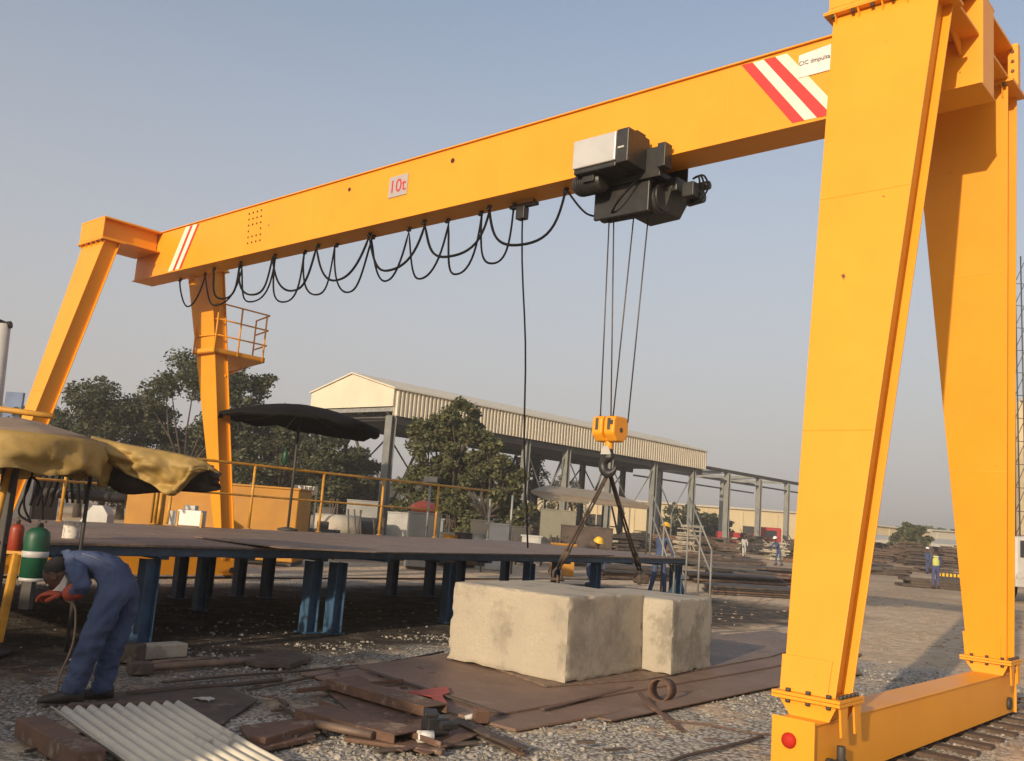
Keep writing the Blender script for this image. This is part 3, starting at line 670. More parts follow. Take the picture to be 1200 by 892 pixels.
# curled steel strip on the plate edge
cs = thing('curled_strip', 'coiled rusty steel strip standing at the plate edge', 'steel coil', gp(768, 828, 0)); Cc = gp(772, 826, .0)+Vector((0, .05, .0))
m_ = MB()
for r_, x0 in ((.10, 0), (.085, .03)):
    ring = [];
    for i in range(28):
        a = 2*math.pi*i/28; ring.append(Cc+Vector((r_*math.cos(a), .0+.02*math.sin(a), .12+r_*math.sin(a))))
    nn = len(ring); vs = ring+[p+Vector((.09, .10, 0)) for p in ring]+[Cc+Vector((0, 0, .12))+(p-Cc-Vector((0, 0, .12)))*.92 for p in ring]
    vs += [p+Vector((.09, .10, 0)) for p in vs[2*nn:3*nn]]
    fs = []
    for i in range(nn):
        j = (i+1) % nn; fs += [(i, j, nn+j, nn+i), (2*nn+i, 3*nn+i, 3*nn+j, 2*nn+j), (i, 2*nn+i, 2*nn+j, j), (nn+i, nn+j, 3*nn+j, 3*nn+i)]
    m_.add(vs, fs, True); break
m_.build('coil', rust2, cs)
P = [gp(748, 818, .05)+Vector((0, 0, .05)), gp(765, 832, .03)+Vector((0, 0, .02)), gp(785, 845, 0)+Vector((0, 0, .008)), gp(800, 858, 0)+Vector((0, 0, .005))]
Q = hose(P, k=6); vs = []; 
for i, p in enumerate(Q):
    t = (Q[min(i+1, len(Q)-1)]-Q[max(0, i-1)]).normalized(); sd_ = Vector((-t.y, t.x, 0)).normalized()*.03; vs += [p-sd_, p+sd_, p+sd_+Vector((0, 0, .006)), p-sd_+Vector((0, 0, .006))]
fs = [(4*i+k, 4*i+(k+1) % 4, 4*i+4+(k+1) % 4, 4*i+4+k) for i in range(len(Q)-1) for k in range(4)]+[(0, 1, 2, 3), tuple(len(vs)-4+k for k in range(4))]
MB().add(vs, fs).build('strip_tail', rust2, cs)
# corrugated sheet
sA, sB = gp(60, 833, .13), gp(209, 825, .15); sC = gp(322, 887, .05)
dl_ = (sC-sB).normalized(); NR = 10; cg = MB(); N = NR*10; vs = []; L = 2.1
for i in range(N+1):
    t = i/N; base = sA.lerp(sB, t); hgt = .022*math.cos(2*math.pi*t*NR)
    for k in range(5): s_ = k/4; vs.append(base+dl_*L*s_+Vector((0, 0, hgt-.02*math.sin(math.pi*s_))))
fs = [(i*5+k, i*5+k+1, (i+1)*5+k+1, (i+1)*5+k) for i in range(N) for k in range(4)]
cg.add(vs, fs, True); o = single(cg, 'corrugated_sheet', asb, 'pale corrugated fibre cement sheet lying in the bottom left corner', 'roofing sheet'); sdm = o.modifiers.new('s', 'SOLIDIFY'); sdm.thickness = .007
gt = 'timber baulks under the corrugated sheet'
beam_between((32, 862), (105, 905), .17, .12, wood if 0 else rust2, 'timber_baulk', 'thick reddish baulk poking out left of the corrugated sheet', 'timber', 0, 'B', gt)
beam_between((80, 838), (200, 834), .08, .08, rust3, 'timber_baulk', 'dark baulk under the far edge of the corrugated sheet', 'timber', 0, 'B', gt)
# timbers, pipes and stones before the platform foot
gt2 = 'timbers lying below the work platform'
beam_between((163, 772), (212, 768), .2, .13, conc2, 'kerb_block', 'brown block lying beside the blue platform leg', 'block', 0, 'B', gt2)
beam_between((138, 774), (164, 776), .24, .16, rust3, 'kerb_block', 'dark lump behind the bent worker', 'block', 0, 'B', gt2)
beam_between((150, 790), (176, 789), .16, .1, rust3, 'kerb_block', 'low dark lump in front of the brown block', 'block', 0, 'B', gt2)
for i, (a, b, r_, lab) in enumerate([((172, 784), (298, 774), .035, 'thicker pipe lying across the gravel left of the plates'), ((178, 776), (246, 770), .022, 'thin pipe just behind the thicker one'),
        ((190, 797), (420, 778), .012, 'thin rod lying on the gravel before the pipes'), ((290, 806), (520, 762), .012, 'thin rod running toward the concrete block'), ((150, 812), (330, 795), .02, 'dark rod lying on the gravel by the dark plate')]):
    t = MB(); A, B = gp(*a, .03), gp(*b, .03); A.z = B.z = r_; t.tube([A, A.lerp(B, .35)+Vector((0, .03, 0)), A.lerp(B, .7)+Vector((0, -.03, 0)), B], r_, 10); single(t, 'steel_pipe' if r_ > .02 else 'steel_rod', pipem if i < 2 else rust3, lab, 'pipe' if r_ > .02 else 'rod', 'pipes and rods on the gravel')
fl = MB(); P = [gp(x, y, .0) for x, y in ((280, 778), (330, 766), (365, 776), (340, 784), (300, 783))]; c = sum(P, Vector())/5; 
fl.prism(P, (0, 0, .05)); single(fl, 'scrap_flap', rust3, 'dark bent sheet scrap behind the front gravel', 'scrap', None, .01)
# cables on the right gravel
cbm = MB(); cbm.tube(hose([gp(770, 905, .0), gp(800, 889, .0), gp(850, 877, .0), gp(893, 865, .0)]), .014, 8); 
cbm.v = [v+Vector((0, 0, .012)) for v in cbm.v]; single(cbm, 'ground_cable', rust3, 'dark cable lying on gravel beside the near end carriage', 'cable')
cbm = MB(); cbm.tube(hose([gp(782, 846, .0), gp(830, 851, .0), gp(893, 862, .0), gp(930, 858, .0)]), .008, 6); cbm.v = [v+Vector((0, 0, .01)) for v in cbm.v]
single(cbm, 'ground_rope', rust2, 'thin brown rope running from the coiled strip to the crane', 'rope')

# pebbles: real crushed stones over the gravel
pv = []; pf = []; rnd = random.Random(5)
ico = bmesh.new(); bmesh.ops.create_icosphere(ico, subdivisions=1, radius=1); iv = [v.co.copy() for v in ico.verts]; iff = [[v.index for v in f.verts] for f in ico.faces]; ico.free()
cnt = 0
plates_ = []
for _ in range(110000):
    D = 4.6+rnd.random()**1.7*13; x = (rnd.random()*2-1)*.62*D; p = Vector((x, D, 0)); u, v = uvof(p)
    if not (-.7 < u < 13.5): continue
    nz_ = noise.noise(Vector((x*.8, D*.8, 5)))+.5*noise.noise(Vector((x*2.2, D*2.2, 1)))
    dens = .25+nz_*1.1
    if v > 5.0 or (6.6 < u < 12.4 and v > -5): dens *= .12
    if u > 3.6 and v < -2.4: dens *= .5
    if rnd.random() > dens: continue
    s_ = rnd.choice([.005, .007, .008, .010, .012, .015, .022])*rnd.uniform(.8, 1.25)*(1 if D < 9 else 1.15)
    k = len(pv); rz = rnd.random()*6.28; cz, sz = math.cos(rz), math.sin(rz); sx, sy, szz = s_*rnd.uniform(.8, 1.4), s_*rnd.uniform(.6, 1), s_*rnd.uniform(.4, .8)
    zz = gh(x, D)+szz*.3
    for q in iv:
        j = rnd.uniform(.75, 1.15); a, b = q.x*sx*j, q.y*sy*j; pv.append((x+a*cz-b*sz, D+a*sz+b*cz, zz+q.z*szz*j))
    pf += [[i+k for i in f] for f in iff]; cnt += 1
    if cnt > 24000: break
me = bpy.data.meshes.new('gravel'); me.from_pydata(pv, [], pf)
def pebmat():
    m = leafmat('loose_stones', (.15, .135, .115), (.27, .25, .215), (.42, .39, .34)); 
    n = m.node_tree.nodes; n['Mix Shader'].inputs[0].default_value = 0; n['Principled BSDF'].inputs['Roughness'].default_value = .95; return m
me.materials.append(pebmat()); o = bpy.data.objects.new('gravel', me); COL.objects.link(o); tag(o, 'loose crushed stone scattered over the yard', 'gravel', kind='stuff')

cv = []; cf = []; rnd = random.Random(9)
for _ in range(2600):
    u = rnd.uniform(-3, 9); v = rnd.uniform(-1, 26); p = W(u, v)
    if noise.noise(Vector((u*.5, v*.35, 8))) < rnd.uniform(-.3, .5) or (1.5 < u < 13 and v < 6.5): continue
    s_ = rnd.uniform(.01, .035)*(1+v*.03); k = len(cv); rz = rnd.random()*6.28
    for q in iv: j = rnd.uniform(.7, 1.2); cv.append((p.x+q.x*s_*j*rnd.uniform(.9, 1.4), p.y+q.y*s_*j, gh(p.x, p.y)+q.z*s_*.5*j+s_*.1))
    cf += [[i+k for i in f] for f in iff]
me = bpy.data.meshes.new('dirt_clods'); me.from_pydata(cv, [], cf); me.materials.append(mat('dry_clod', (.36, .26, .17), (.24, .17, .115), 2, .95)); o = bpy.data.objects.new('dirt_clods', me); COL.objects.link(o); tag(o, 'dry clods and small stones on the open dirt', 'clods', kind='stuff')

# ================================================================== WORK PLATFORM
PH = 1.05
def ne(v): return 7.1+.095*v        # near edge u at v
def fe(v): return 12.55+.045*v
wp = thing('work_platform', 'long low steel deck platform on blue legs', 'work platform', W(8, 2, 0))
V0, V1 = -7.0, 9.8
b = MB(CM)
cuts = [-7.0, -2.2, 2.4, 6.2, 9.8]
for i in range(4):
    a0, a1 = cuts[i]+.004, cuts[i+1]-.004; pl = MB(CM); z = PH-.025
    pl.prism([(ne(a0)-.1, a0, z), (ne(a1)-.1, a1, z), (fe(a1), a1, z), (fe(a0), a0, z)], (0, 0, .025)); pl.build('deck_plate', deck, wp, .003)
lp = MB(); P = [gp(x, y, PH+.03) for x, y in ((228, 627.5), (330, 643), (440, 648), (720, 650), (560, 636), (330, 625))]
for p in P: p.z = PH
lp.prism([P[0]+Vector((0, 0, .005)), P[1]+Vector((0, 0, .03)), P[2]+Vector((0, 0, .03)), P[3]+Vector((0, 0, .006)), P[4]+Vector((0, 0, .003)), P[5]+Vector((0, 0, .003))], (0, 0, .014))
single(lp, 'loose_deck_sheet', deck, 'loose steel sheet lying slightly raised on the platform deck', 'steel sheet')
eb = MB(CM)
for f_, s_ in ((ne, 1), (fe, -1)):
    for (x0, x1, z0, z1) in ((.02, .03, .92, 1.024), (.02, .11, .92, .932), (.031, .11, 1.012, 1.024)):
        a0, a1 = V0+.05, V1-.02; X0, X1 = sorted((s_*x0, s_*x1))
        eb.hexa([(f_(a0)+X0, a0, z0), (f_(a0)+X1, a0, z0), (f_(a1)+X1, a1, z0), (f_(a1)+X0, a1, z0), (f_(a0)+X0, a0, z1), (f_(a0)+X1, a0, z1), (f_(a1)+X1, a1, z1), (f_(a1)+X0, a1, z1)])
eb.build('edge_beam', blue, wp)
for i in range(15):
    v = V0+.4+i*1.17; t = MB(CM); t.box(ne(v)+.1, fe(v)-.1, v-.05, v+.05, .88, 1.02); t.build('cross_bearer', blue, wp)
    gu = MB(CM); gu.prism([(ne(v)+.018, v-.26, 1.02), (ne(v)+.018, v-.1, 1.02), (ne(v)+.018, v-.1, .9)], (-.012, 0, 0)); gu.build('gusset', blue, wp)
def pleg(u, v, w_=.13, brace=False):
    t = MB(CM); t.box(u-w_/2, u+w_/2, v-w_/2, v-w_/2+.012, 0, .88); t.box(u-w_/2, u+w_/2, v+w_/2-.012, v+w_/2, 0, .88); t.box(u-.006, u+.006, v-w_/2+.012, v+w_/2-.012, 0, .88); t.box(u-.12, u+.12, v-.12, v+.12, -.012, .0)
    if brace: t.prism([(u, v+.08, .84), (u, v+.08, .7), (u, v+.5, 0), (u, v+.62, 0)], (.03, 0, 0))
    t.build('leg', blue, wp)
for px, py in ((164, 752), (360, 740), (389, 741)):
    u, v = uvof(gp(px, py)); pleg(u, v, .17)
for v in (-6.2, 1.9, 4.0, 6.2): pleg(ne(v)+.2, v, .15)
pleg(ne(9.6)+.15, 9.5, .2, True)
for px, py in ((208, 700), (240, 700), (278, 698), (311, 700), (458, 697), (502, 698), (537, 697), (590, 690), (650, 690)):
    u, v = uvof(gp(px, py)); u = min(u, 12.0); pleg(u, v, .16)
for v in (-5, -1): pleg(9.6, v, .14)
# yellow guard rail along the far edge
gr = thing('guard_rail', 'yellow tube guard rail along the far side of the platform', 'guard rail', W(12.5, 2, PH))
gpts = []
for (bx, by) in ((70, 611), (180, 614.5), (291, 620), (373, 623.5), (444, 627), (509, 630)):
    p = gp(bx, by, PH); gpts.append(p); m = MB(); m.tube([p, p+Vector((0, 0, 1.2))], .027, 8); m.cyl(p, p+Vector((0, 0, .012)), .06, n=10); m.build('post', yel2, gr)
m = MB(); e0 = gpts[0]+(gpts[0]-gpts[1])*.6; e1 = gpts[-1]+(gpts[-1]-gpts[-2])*1.05
for h in (1.2, .62):
    m = MB(); m.tube([p+Vector((0, 0, h)) for p in ([e0]+gpts+([e1] if h > 1 else []))], .026 if h > 1 else .02, 8); m.build('top_rail' if h > 1 else 'middle_rail', yel2, gr)
for k, (px, py, hh, lab) in enumerate(((571, 633, 1.0, 'grey pole upright at the right end of the yellow guard rail'), (597, 634, 1.15, 'grey pole standing alone on the deck right of the guard rail'))):
    p = gp(px, py, PH); m = MB(); m.tube([p, p+Vector((0, 0, hh))], .028, 8); m.cyl(p, p+Vector((0, 0, .012)), .07, n=10); single(m, 'deck_pole', galv, lab, 'pole', 'grey poles on the deck')
p = gp(499, 629, PH); m = MB(); m.tube([p, p+Vector((0, 0, 1.25))], .03, 8); m.obox(p+Vector((0, 0, 1.33)), .3, .15, .13); single(m, 'lamp_post', galv, 'short grey post with pale lamp head beside the last rail post', 'lamp post')
# black market umbrella on the deck
ub = thing('market_umbrella', 'wide black canopy umbrella standing on the platform', 'umbrella', gp(337, 622, PH))
p = gp(337, 622, PH); D = p.y; zt_ = dp(344, 474, D).z
m = MB(); m.tube([p, p+Vector((0, 0, zt_-PH-.05))], .026, 10); m.build('pole', dsteel, ub)
m = MB(); m.lathe(p, [(.2, 0), (.2, .04), (.06, .07)], 16); m.build('base', dsteel, ub)
hub = Vector((p.x+.0, D, 0)); vs = []; n_ = 48; rings = 6; RX = 1.62; zr = dp(344, 494, D).z
for i in range(rings+1):
    t = i/rings
    for k in range(n_):
        a = 2*math.pi*k/n_; sc = abs(math.sin(a*4))*.05*t*t; rr = RX*t*(1-sc)
        z = zt_-(zt_-zr)*(t**1.7)+sc*.4+ noise.noise(Vector((math.cos(a)*3, math.sin(a)*3, t)))*.05*t - .03*max(0, math.cos(a))*t*t
        vs.append(hub+Vector((rr*math.cos(a), rr*math.sin(a), z)))
# short hanging valance
for k in range(n_):
    a = 2*math.pi*k/n_; q = vs[rings*n_+k]; vs.append(q+Vector((0, 0, -.04-.12*max(0, math.cos(a-.5))-.03*abs(math.sin(a*6)))))
fs = [(i*n_+k, i*n_+(k+1) % n_, (i+1)*n_+(k+1) % n_, (i+1)*n_+k) for i in range(rings+1) for k in range(n_)]
m = MB(); m.add(vs, fs, True); o = m.build('canopy', blackc, ub); o.modifiers.new('s', 'SOLIDIFY').thickness = .01
for k in range(8):
    a = 2*math.pi*(k+.5)/8; m = MB(); m.tube([hub+Vector((0, 0, zt_-.12)), hub+Vector((RX*.9*math.cos(a), RX*.9*math.sin(a), zr-.03))], .008, 5); m.build('rib', dsteel, ub)
p2 = dp(339, 538, D)+Vector((-.06, -.1, 0)); m = MB(); m.lathe(p2+Vector((0, 0, -.11)), [(.01, 0), (.05, .01), (.05, .2), (.04, .24), (.012, .28), (.012, .34)], 12)
t = thing('hanging_bottle', 'small green bottle hung on a cord under the black umbrella', 'bottle', p2); m.build('bottle', greenb, t); m = MB(); m.tube([p2+Vector((0, 0, .22)), Vector((p2.x, p2.y, zr+.02))], .005, 4); m.build('cord', rub, t)

# ================================================================== TAN PARASOL, TARP, BOTTLES ON THE LEFT
YP = 9.0
ps = thing('site_parasol', 'tan topped parasol with yellow hanging valance at the left edge', 'parasol', Vector((dp(20, 600, YP).x, YP, 0)))
ap = dp(20, 489, YP); rim = dp(115, 513, YP); RR = rim.x-ap.x; vs = []; n_ = 64
for i in range(5):
    t = i/4
    for k in range(n_):
        a = 2*math.pi*k/n_; vs.append(Vector((ap.x+RR*t*math.cos(a), ap.y+RR*t*math.sin(a), ap.z-.165*t**1.3-.015*abs(math.sin(4*a))*t)))
fs = [(i*n_+k, i*n_+(k+1) % n_, (i+1)*n_+(k+1) % n_, (i+1)*n_+k) for i in range(4) for k in range(n_)]
m = MB(); m.add(vs, fs, True); o = m.build('canopy', tan, ps); o.modifiers.new('s', 'SOLIDIFY').thickness = .006
vs = []; H_ = 8
for i in range(H_+1):
    t = i/H_
    for k in range(n_*3):
        a = 2*math.pi*k/(n_*3); fold = math.sin(a*11+1.7*math.sin(a*3)+t*1.5)*.045+noise.noise(Vector((a*3, t*3, 4)))*.12+abs(noise.noise(Vector((a*7, t*2.5, 9))))*.09
        rr = RR+.012+fold*t+.03*math.sin(math.pi*t); q = Vector((ap.x+rr*math.cos(a), ap.y+rr*math.sin(a), ap.z-.168-.36*t*(1+.12*math.sin(a*7)+.1*math.sin(a*4+1))))
        vs.append(q)
nn = n_*3; fs = [(i*nn+k, i*nn+(k+1) % nn, (i+1)*nn+(k+1) % nn, (i+1)*nn+k) for i in range(H_) for k in range(nn)]
m = MB(); m.add(vs, fs, True); o = m.build('valance', tarp, ps); o.modifiers.new('s', 'SOLIDIFY').thickness = .004
m = MB(); q0 = Vector((ap.x, ap.y, 0)); m.tube([q0, Vector((ap.x, ap.y, ap.z-.02))], .03, 10); m.lathe(q0, [(.25, 0), (.25, .05), (.05, .09)], 20); m.build('pole', dsteel, ps)
for k in range(8):
    a = 2*math.pi*(k+.3)/8; m = MB(); m.tube([Vector((ap.x, ap.y, ap.z-.05)), Vector((ap.x+RR*.97*math.cos(a), ap.y+RR*.97*math.sin(a), ap.z-.18))], .009, 5); m.build('rib', dsteel, ps)
# tarpaulin over a bar
def cloth(top_pts, low_pts, nx_, nz_, bulge, m, name, parent=None, lab=None, seed=0, thick=.006, Y=9.3, amp=.06):
    tp = hose(top_pts, k=nx_//(len(top_pts)-1)); lw = hose(low_pts, k=nx_//(len(low_pts)-1)); N = min(len(tp), len(lw)); vs = []
    tp = tp[:N]; lw = [lw[int(i*(len(lw)-1)/(N-1))] for i in range(N)]
    for j in range(nz_+1):
        t = j/nz_
        for i in range(N):
            p = tp[i].lerp(lw[i], t); x = i/N
            d = noise.fractal(Vector((x*6+seed, t*2.2, seed)), 1, 2, 3)*amp+abs(noise.noise(Vector((x*5+t*3, t*2-x*3, seed+9))))*amp*1.4
            vs.append(p+Vector((0, -bulge*math.sin(math.pi*min(1, t*1.1))*.9-d*min(1, t*3+.15), 0)))
    fs = [(j*N+i, j*N+i+1, (j+1)*N+i+1, (j+1)*N+i) for j in range(nz_) for i in range(N-1)]
    m_ = MB(); m_.add(vs, fs, True)
    o = m_.build(name, m, parent, recalc=False); o.modifiers.new('s', 'SOLIDIFY').thickness = thick; return o
tp_ = thing('draped_tarpaulin', 'yellow and black tarpaulin draped over the bar beside the parasol', 'tarpaulin', dp(180, 570, 9.4))
Yt = 9.3
cloth([dp(108, 511, Yt), dp(150, 521, Yt), dp(200, 530, Yt), dp(238, 540, Yt+.05), dp(258, 556, Yt+.15)], [dp(118, 536, Yt), dp(150, 556, Yt), dp(176, 566, Yt), dp(204, 581, Yt), dp(226, 560, Yt), dp(245, 548, Yt+.1)], 60, 18, .10, tarp, 'yellow_sheet', tp_, seed=2, amp=.09)
cloth([dp(70, 513, Yt+.22), dp(130, 521, Yt+.22), dp(200, 535, Yt+.22), dp(240, 543, Yt+.22), dp(260, 556, Yt+.3)], [dp(105, 550, Yt+.22), dp(128, 570, Yt+.25), dp(150, 579, Yt+.25), dp(200, 576, Yt+.25), dp(240, 577, Yt+.25), dp(259, 574, Yt+.3)], 60, 12, .05, tarpd, 'dark_sheet', tp_, seed=5)
br_ = MB(); br_.tube([dp(60, 514, Yt+.12), dp(150, 522, Yt+.12), dp(250, 548, Yt+.15)], .02, 8); br_.build('support_bar', dsteel, tp_)
for px, py, py2 in ((112, 516, 700),):
    a = dp(px, py, Yt+.12); m = MB(); m.tube([a, Vector((a.x, a.y+.0, 0))], .02, 8); m.build('support_post', dsteel, tp_)
# yellow pipe held high behind the parasol
A, B = dp(-40, 474, 9.9), dp(63, 488, 9.9); yb = thing('overhead_pipe', 'yellow pipe held level above the tan parasol', 'pipe', A)
m = MB(); m.tube([A, B], .032, 12); m.build('pipe', yel2, yb); m = MB(); m.tube([A, Vector((A.x, A.y, 0))], .035, 10); m.build('stanchion', yel2, yb)
# yellow slanted stand with two gas bottles
stn_ = thing('bottle_stand', 'slanted yellow steel stand leg at the left edge in front of the platform', 'stand', gp(-4, 752, 0))
Yb = 8.6
m = MB(); a, b = dp(-2, 752, Yb), dp(20, 648, Yb); m.tube([a, b], .045, 4); m.build('leg', yel2, stn_, .004)
m = MB(); a, b = dp(-4, 610, Yb+.05), dp(13, 540, Yb+.1); m.tube([dp(-22, 660, Yb), a, b], .03, 8); m.build('brace', yel2, stn_)
m = MB(); m.obox(dp(22, 648, Yb), .2, .05, .03); m.build('bracket', yel2, stn_, .004)
m = MB(); m.obox(dp(2, 620, Yb+.25), .12, .1, 1.2); m.build('back_post', dsteel, stn_, .01)
def bottle(p, r, h, m_, lab, band=True):
    t = thing('gas_bottle', lab, 'gas bottle', p, 'gas bottles hung at the left edge')
    b_ = MB(); b_.lathe(p, [(r*.75, 0), (r, .015), (r, h*.8), (r*.93, h*.9), (r*.6, h*.97), (r*.2, h)], 24); b_.build('shell', m_, t)
    v_ = MB(); v_.cyl(p+Vector((0, 0, h)), p+Vector((0, 0, h+.06)), .018, n=10); v_.obox(p+Vector((.02, 0, h+.05)), .07, .025, .025); v_.build('valve', dsteel, t)
    if band:
        q = MB(); q.lathe(p+Vector((0, 0, h*.42)), [(r+.001, 0), (r+.006, .005), (r+.006, .05), (r+.001, .055)], 24); q.build('band', whp, t)
        q = MB(); q.lathe(p+Vector((0, 0, -.012)), [(r*.8, 0), (r*1.0, 0), (r*1.0, .03), (r*.8, .03)], 24); q.build('foot_ring', whp, t)
    return t
bottle(dp(37, 679, 8.5), .105, .46, greenb, 'green gas bottle with white band hung at the left edge')
bottle(dp(16, 649, 8.65), .06, .27, orangeb, 'slim orange bottle left of the green gas bottle', False)
m = MB(); m.obox(dp(32, 697, 8.7), .09, .09, .25); single(m, 'bracket_post', dsteel, 'dark bracket under the green gas bottle', 'bracket')
gh_ = MB(); gh_.tube(hose([dp(36, 612, 8.5), dp(28, 590, 8.5), dp(36, 560, 8.6), dp(48, 575, 8.6), dp(50, 620, 8.6)]), .01, 6); gh_.tube(hose([dp(36, 612, 8.5), dp(22, 600, 8.6), dp(34, 570, 8.7), dp(40, 545, 8.7)]), .01, 6)
single(gh_, 'gas_hose', rub, 'black gas hoses looping above the green bottle', 'hose')
# white tin on the platform edge
pt_ = gp(83, 631, PH); t = thing('paint_tin', 'scuffed white paint tin on the deck edge behind the worker', 'tin', pt_)
pt_ = Vector((pt_.x, pt_.y, PH)); m = MB(); m.lathe(pt_, [(.09, 0), (.092, .005), (.09, .02), (.09, .165), (.094, .17), (.094, .18), (.08, .178)], 24); m.build('can', tincol, t)
m = MB(); m.tube([pt_+Vector((.09*math.cos(a), -.02-.05*math.sin(a), .15-.06*math.sin(a))) for a in [i*math.pi/10 for i in range(11)]], .003, 5); m.build('wire_handle', galv, t)

# ================================================================== THINGS BEHIND THE PLATFORM
def gbox(px0, px1, ytop, D, name, m, lab, cat, depth=1.5, group=None, bev=.02, z0=0):
    a, b = gx(px0, D), gx(px1, D); 
    z = dp((px0+px1)/2, ytop, D).z; a = dp(px0, ytop, D); b = dp(px1, ytop, D)
    m_ = MB(); m_.box(a.x, b.x, D, D+depth, z0, z); return single(m_, name, m, lab, cat, group, bev), z
# ochre steel housings
def housing(px0, px1, ytop, D, lab, name, depth, rz, cut=False):
    a, b = dp(px0, ytop, D), dp(px1, ytop, D); t = thing(name, lab, 'steel housing', Vector(((a.x+b.x)/2, D, 0)), 'ochre housings behind the platform')
    z = a.z; m_ = MB(); m_.box(a.x, b.x, D, D+depth, .1, z); m_.build('shell', ochre, t, .03)
    m_ = MB(); m_.box(a.x-.03, b.x+.03, D-.03, D+depth+.03, z, z+.05); m_.build('lid', ochre, t, .01)
    r_ = MB(); r_.box(a.x+.05, b.x-.05, D+.1, D+depth-.1, 0, .098); r_.build('skid', dsteel, t); return t
housing(262, 352, 568, 24, 'ochre steel housing behind the guard rail near the umbrella', 'steel_housing', 1.6, 0)
housing(196, 258, 566, 25, 'ochre steel housing seen between the tarpaulin and crane leg', 'steel_housing', 1.6, 0)
housing(150, 182, 572, 21.5, 'small ochre cabinet under the right part of the tarpaulin', 'steel_cabinet', .8, 0)
for k, px in enumerate((189, 200)):
    p = gp(px-4, 614, PH); m = MB(); m.tube([p, p+Vector((0, 0, .55))], .03, 8); single(m, 'yellow_stub_post', yel2, 'short yellow stub post on the deck below the tarpaulin', 'post', 'yellow stub posts on the deck')
cb = thing('cool_box', 'white box with yellow edges sitting on the far deck edge', 'box', gp(215, 616, PH))
p = gp(215, 617, PH); m = MB(); m.obox(p+Vector((.06, .2, .15)), .42, .3, .28); m.build('body', silv, cb, .015); m = MB(); m.obox(p+Vector((-.22, .15, .13)), .12, .25, .25); m.build('side_box', whp, cb, .01)
m = MB(); m.obox(p+Vector((-.14, .05, .13)), .035, .03, .26); m.obox(p+Vector((.28, .05, .13)), .035, .03, .26); m.build('edge_strip', yel2, cb)
m = MB(); m.obox(p+Vector((0, .3, .33)), .2, .2, .08); m.build('lid', whp, cb, .01)
# dark engine set with hoops left
eg = thing('engine_set', 'dark engine driven machine with curved hoses seen below the tarpaulin', 'machine', Vector((-9.0, 17.6, 0)))
m = MB(); m.box(-9.9, -8.5, 17.2, 18.2, .5, 1.75); m.box(-9.7, -8.7, 17.3, 18.1, 1.75, 1.95); m.build('housing', mat('navy_paint', (.015, .02, .04), (.03, .03, .035), 3, .5), eg, .05)
for x in (-9.6, -8.7):
    m = MB(); m.cyl((x, 17.0, .35), (x, 17.2, .35), .35, n=20); m.build('wheel', rub, eg)
m = MB()
for k in range(4): m.tube(hose([(-8.5+.12*k, 17.1, 1.2), (-8.3+.14*k, 17, 1.9+.1*k), (-8.0+.14*k, 17, 1.9), (-7.8+.1*k, 17, 1.3)]), .025, 6)
m.build('hose', rub, eg); m = MB(); m.tube([(-8.5, 17.4, 1.45), (-7.0, 17.6, 1.45)], .09, 12); m.build('exhaust_pipe', dsteel, eg)
wb = MB(); a, b = dp(92, 612, 16.0), dp(126, 602, 16.0); wb.prism([(a.x, 16, 1.0), (b.x, 16, 1.0), (b.x, 16, a.z+.16), (b.x-.1, 16, a.z+.3), (a.x+.2, 16, a.z+.3)], (0, .3, 0)); single(wb, 'white_hoarding', whp, 'low white hoarding seen over the deck below the tarpaulin', 'hoarding')
# store items between platform and shed
def drum(px, D, z0, r, h, m_, lab, horiz=False, group='drums and rolls behind the platform', name='steel_drum'):
    c = gx(px, D); c.x = dp(px, 600, D).x; t = MB()
    if horiz: t.cyl((c.x-h/2, D, z0+r), (c.x+h/2, D+.3, z0+r), r, n=24)
    else:
        t.lathe((c.x, D, z0), [(r, 0), (r, h*.32), (r*1.03, h*.34), (r, h*.36), (r, h*.65), (r*1.03, h*.67), (r, h*.69), (r, h-.02), (r*1.03, h-.01), (r*1.03, h), (r*.9, h-.02)], 24)
    return single(t, name, m_, lab, 'drum', group)
drum(395, 34, .3, .5, 1.6, conc2, 'pale roll lying behind the rail near the shed column', True, name='steel_pipe_roll')
drum(425, 35, .5, .38, 1.6, dsteel, 'dark roll lying beside the pale one', True, name='steel_pipe_roll')
drum(565, 24.3, .55, .2, .62, galv, 'bright steel drum standing behind the deck beneath the tree')
drum(530, 24.5, .5, .2, .58, ochre, 'tan drum standing left of the bright steel drum')
drum(546, 24.8, .5, .24, .66, dsteel, 'dark drum between the tan and the bright drum')
def crate(px, D, w_, h_, m_, lab, name='storage_crate', z0=0, dpt=.8, grp='crates and cabinets near the shed'):
    x = dp(px, 600, D).x; t = thing(name, lab, 'crate', (x, D, z0), grp); m = MB(); m.box(x-w_/2, x+w_/2, D, D+dpt, z0+.06, z0+h_); m.build('body', m_, t, .02)
    m = MB(); m.box(x-w_/2-.02, x+w_/2+.02, D-.02, D+dpt+.02, z0+h_, z0+h_+.04); m.build('lid', m_, t)
    m = MB(); m.box(x-w_/2+.05, x+w_/2-.05, D+.05, D+dpt-.05, z0, z0+.058); m.build('pallet', wood, t); return t
crate(470, 36, 1.0, 1.5, galv, 'white cabinet beside the big shed column')
crate(424, 42, 1.4, 1.9, gsteel, 'grey cabinet standing in the shade left of the shed column')
crate(655, 40, 1.5, 2.1, mat('grey_green_box', (.2, .19, .14), (.16, .15, .115), 2, .6), 'tall grey green box under the shed awning')
crate(600, 38, 1.6, 1.3, dsteel, 'low dark bench box under the tree by the shed')
crate(690, 37, 2.0, 1.5, rust3, 'dark rusty tank box behind the hook block')
crate(400, 30, 2.4, .7, wood, 'low wooden crate behind the umbrella pole')
crate(540, 30, 1.2, 1.0, dsteel, 'dark crate in the shade under the right tree')
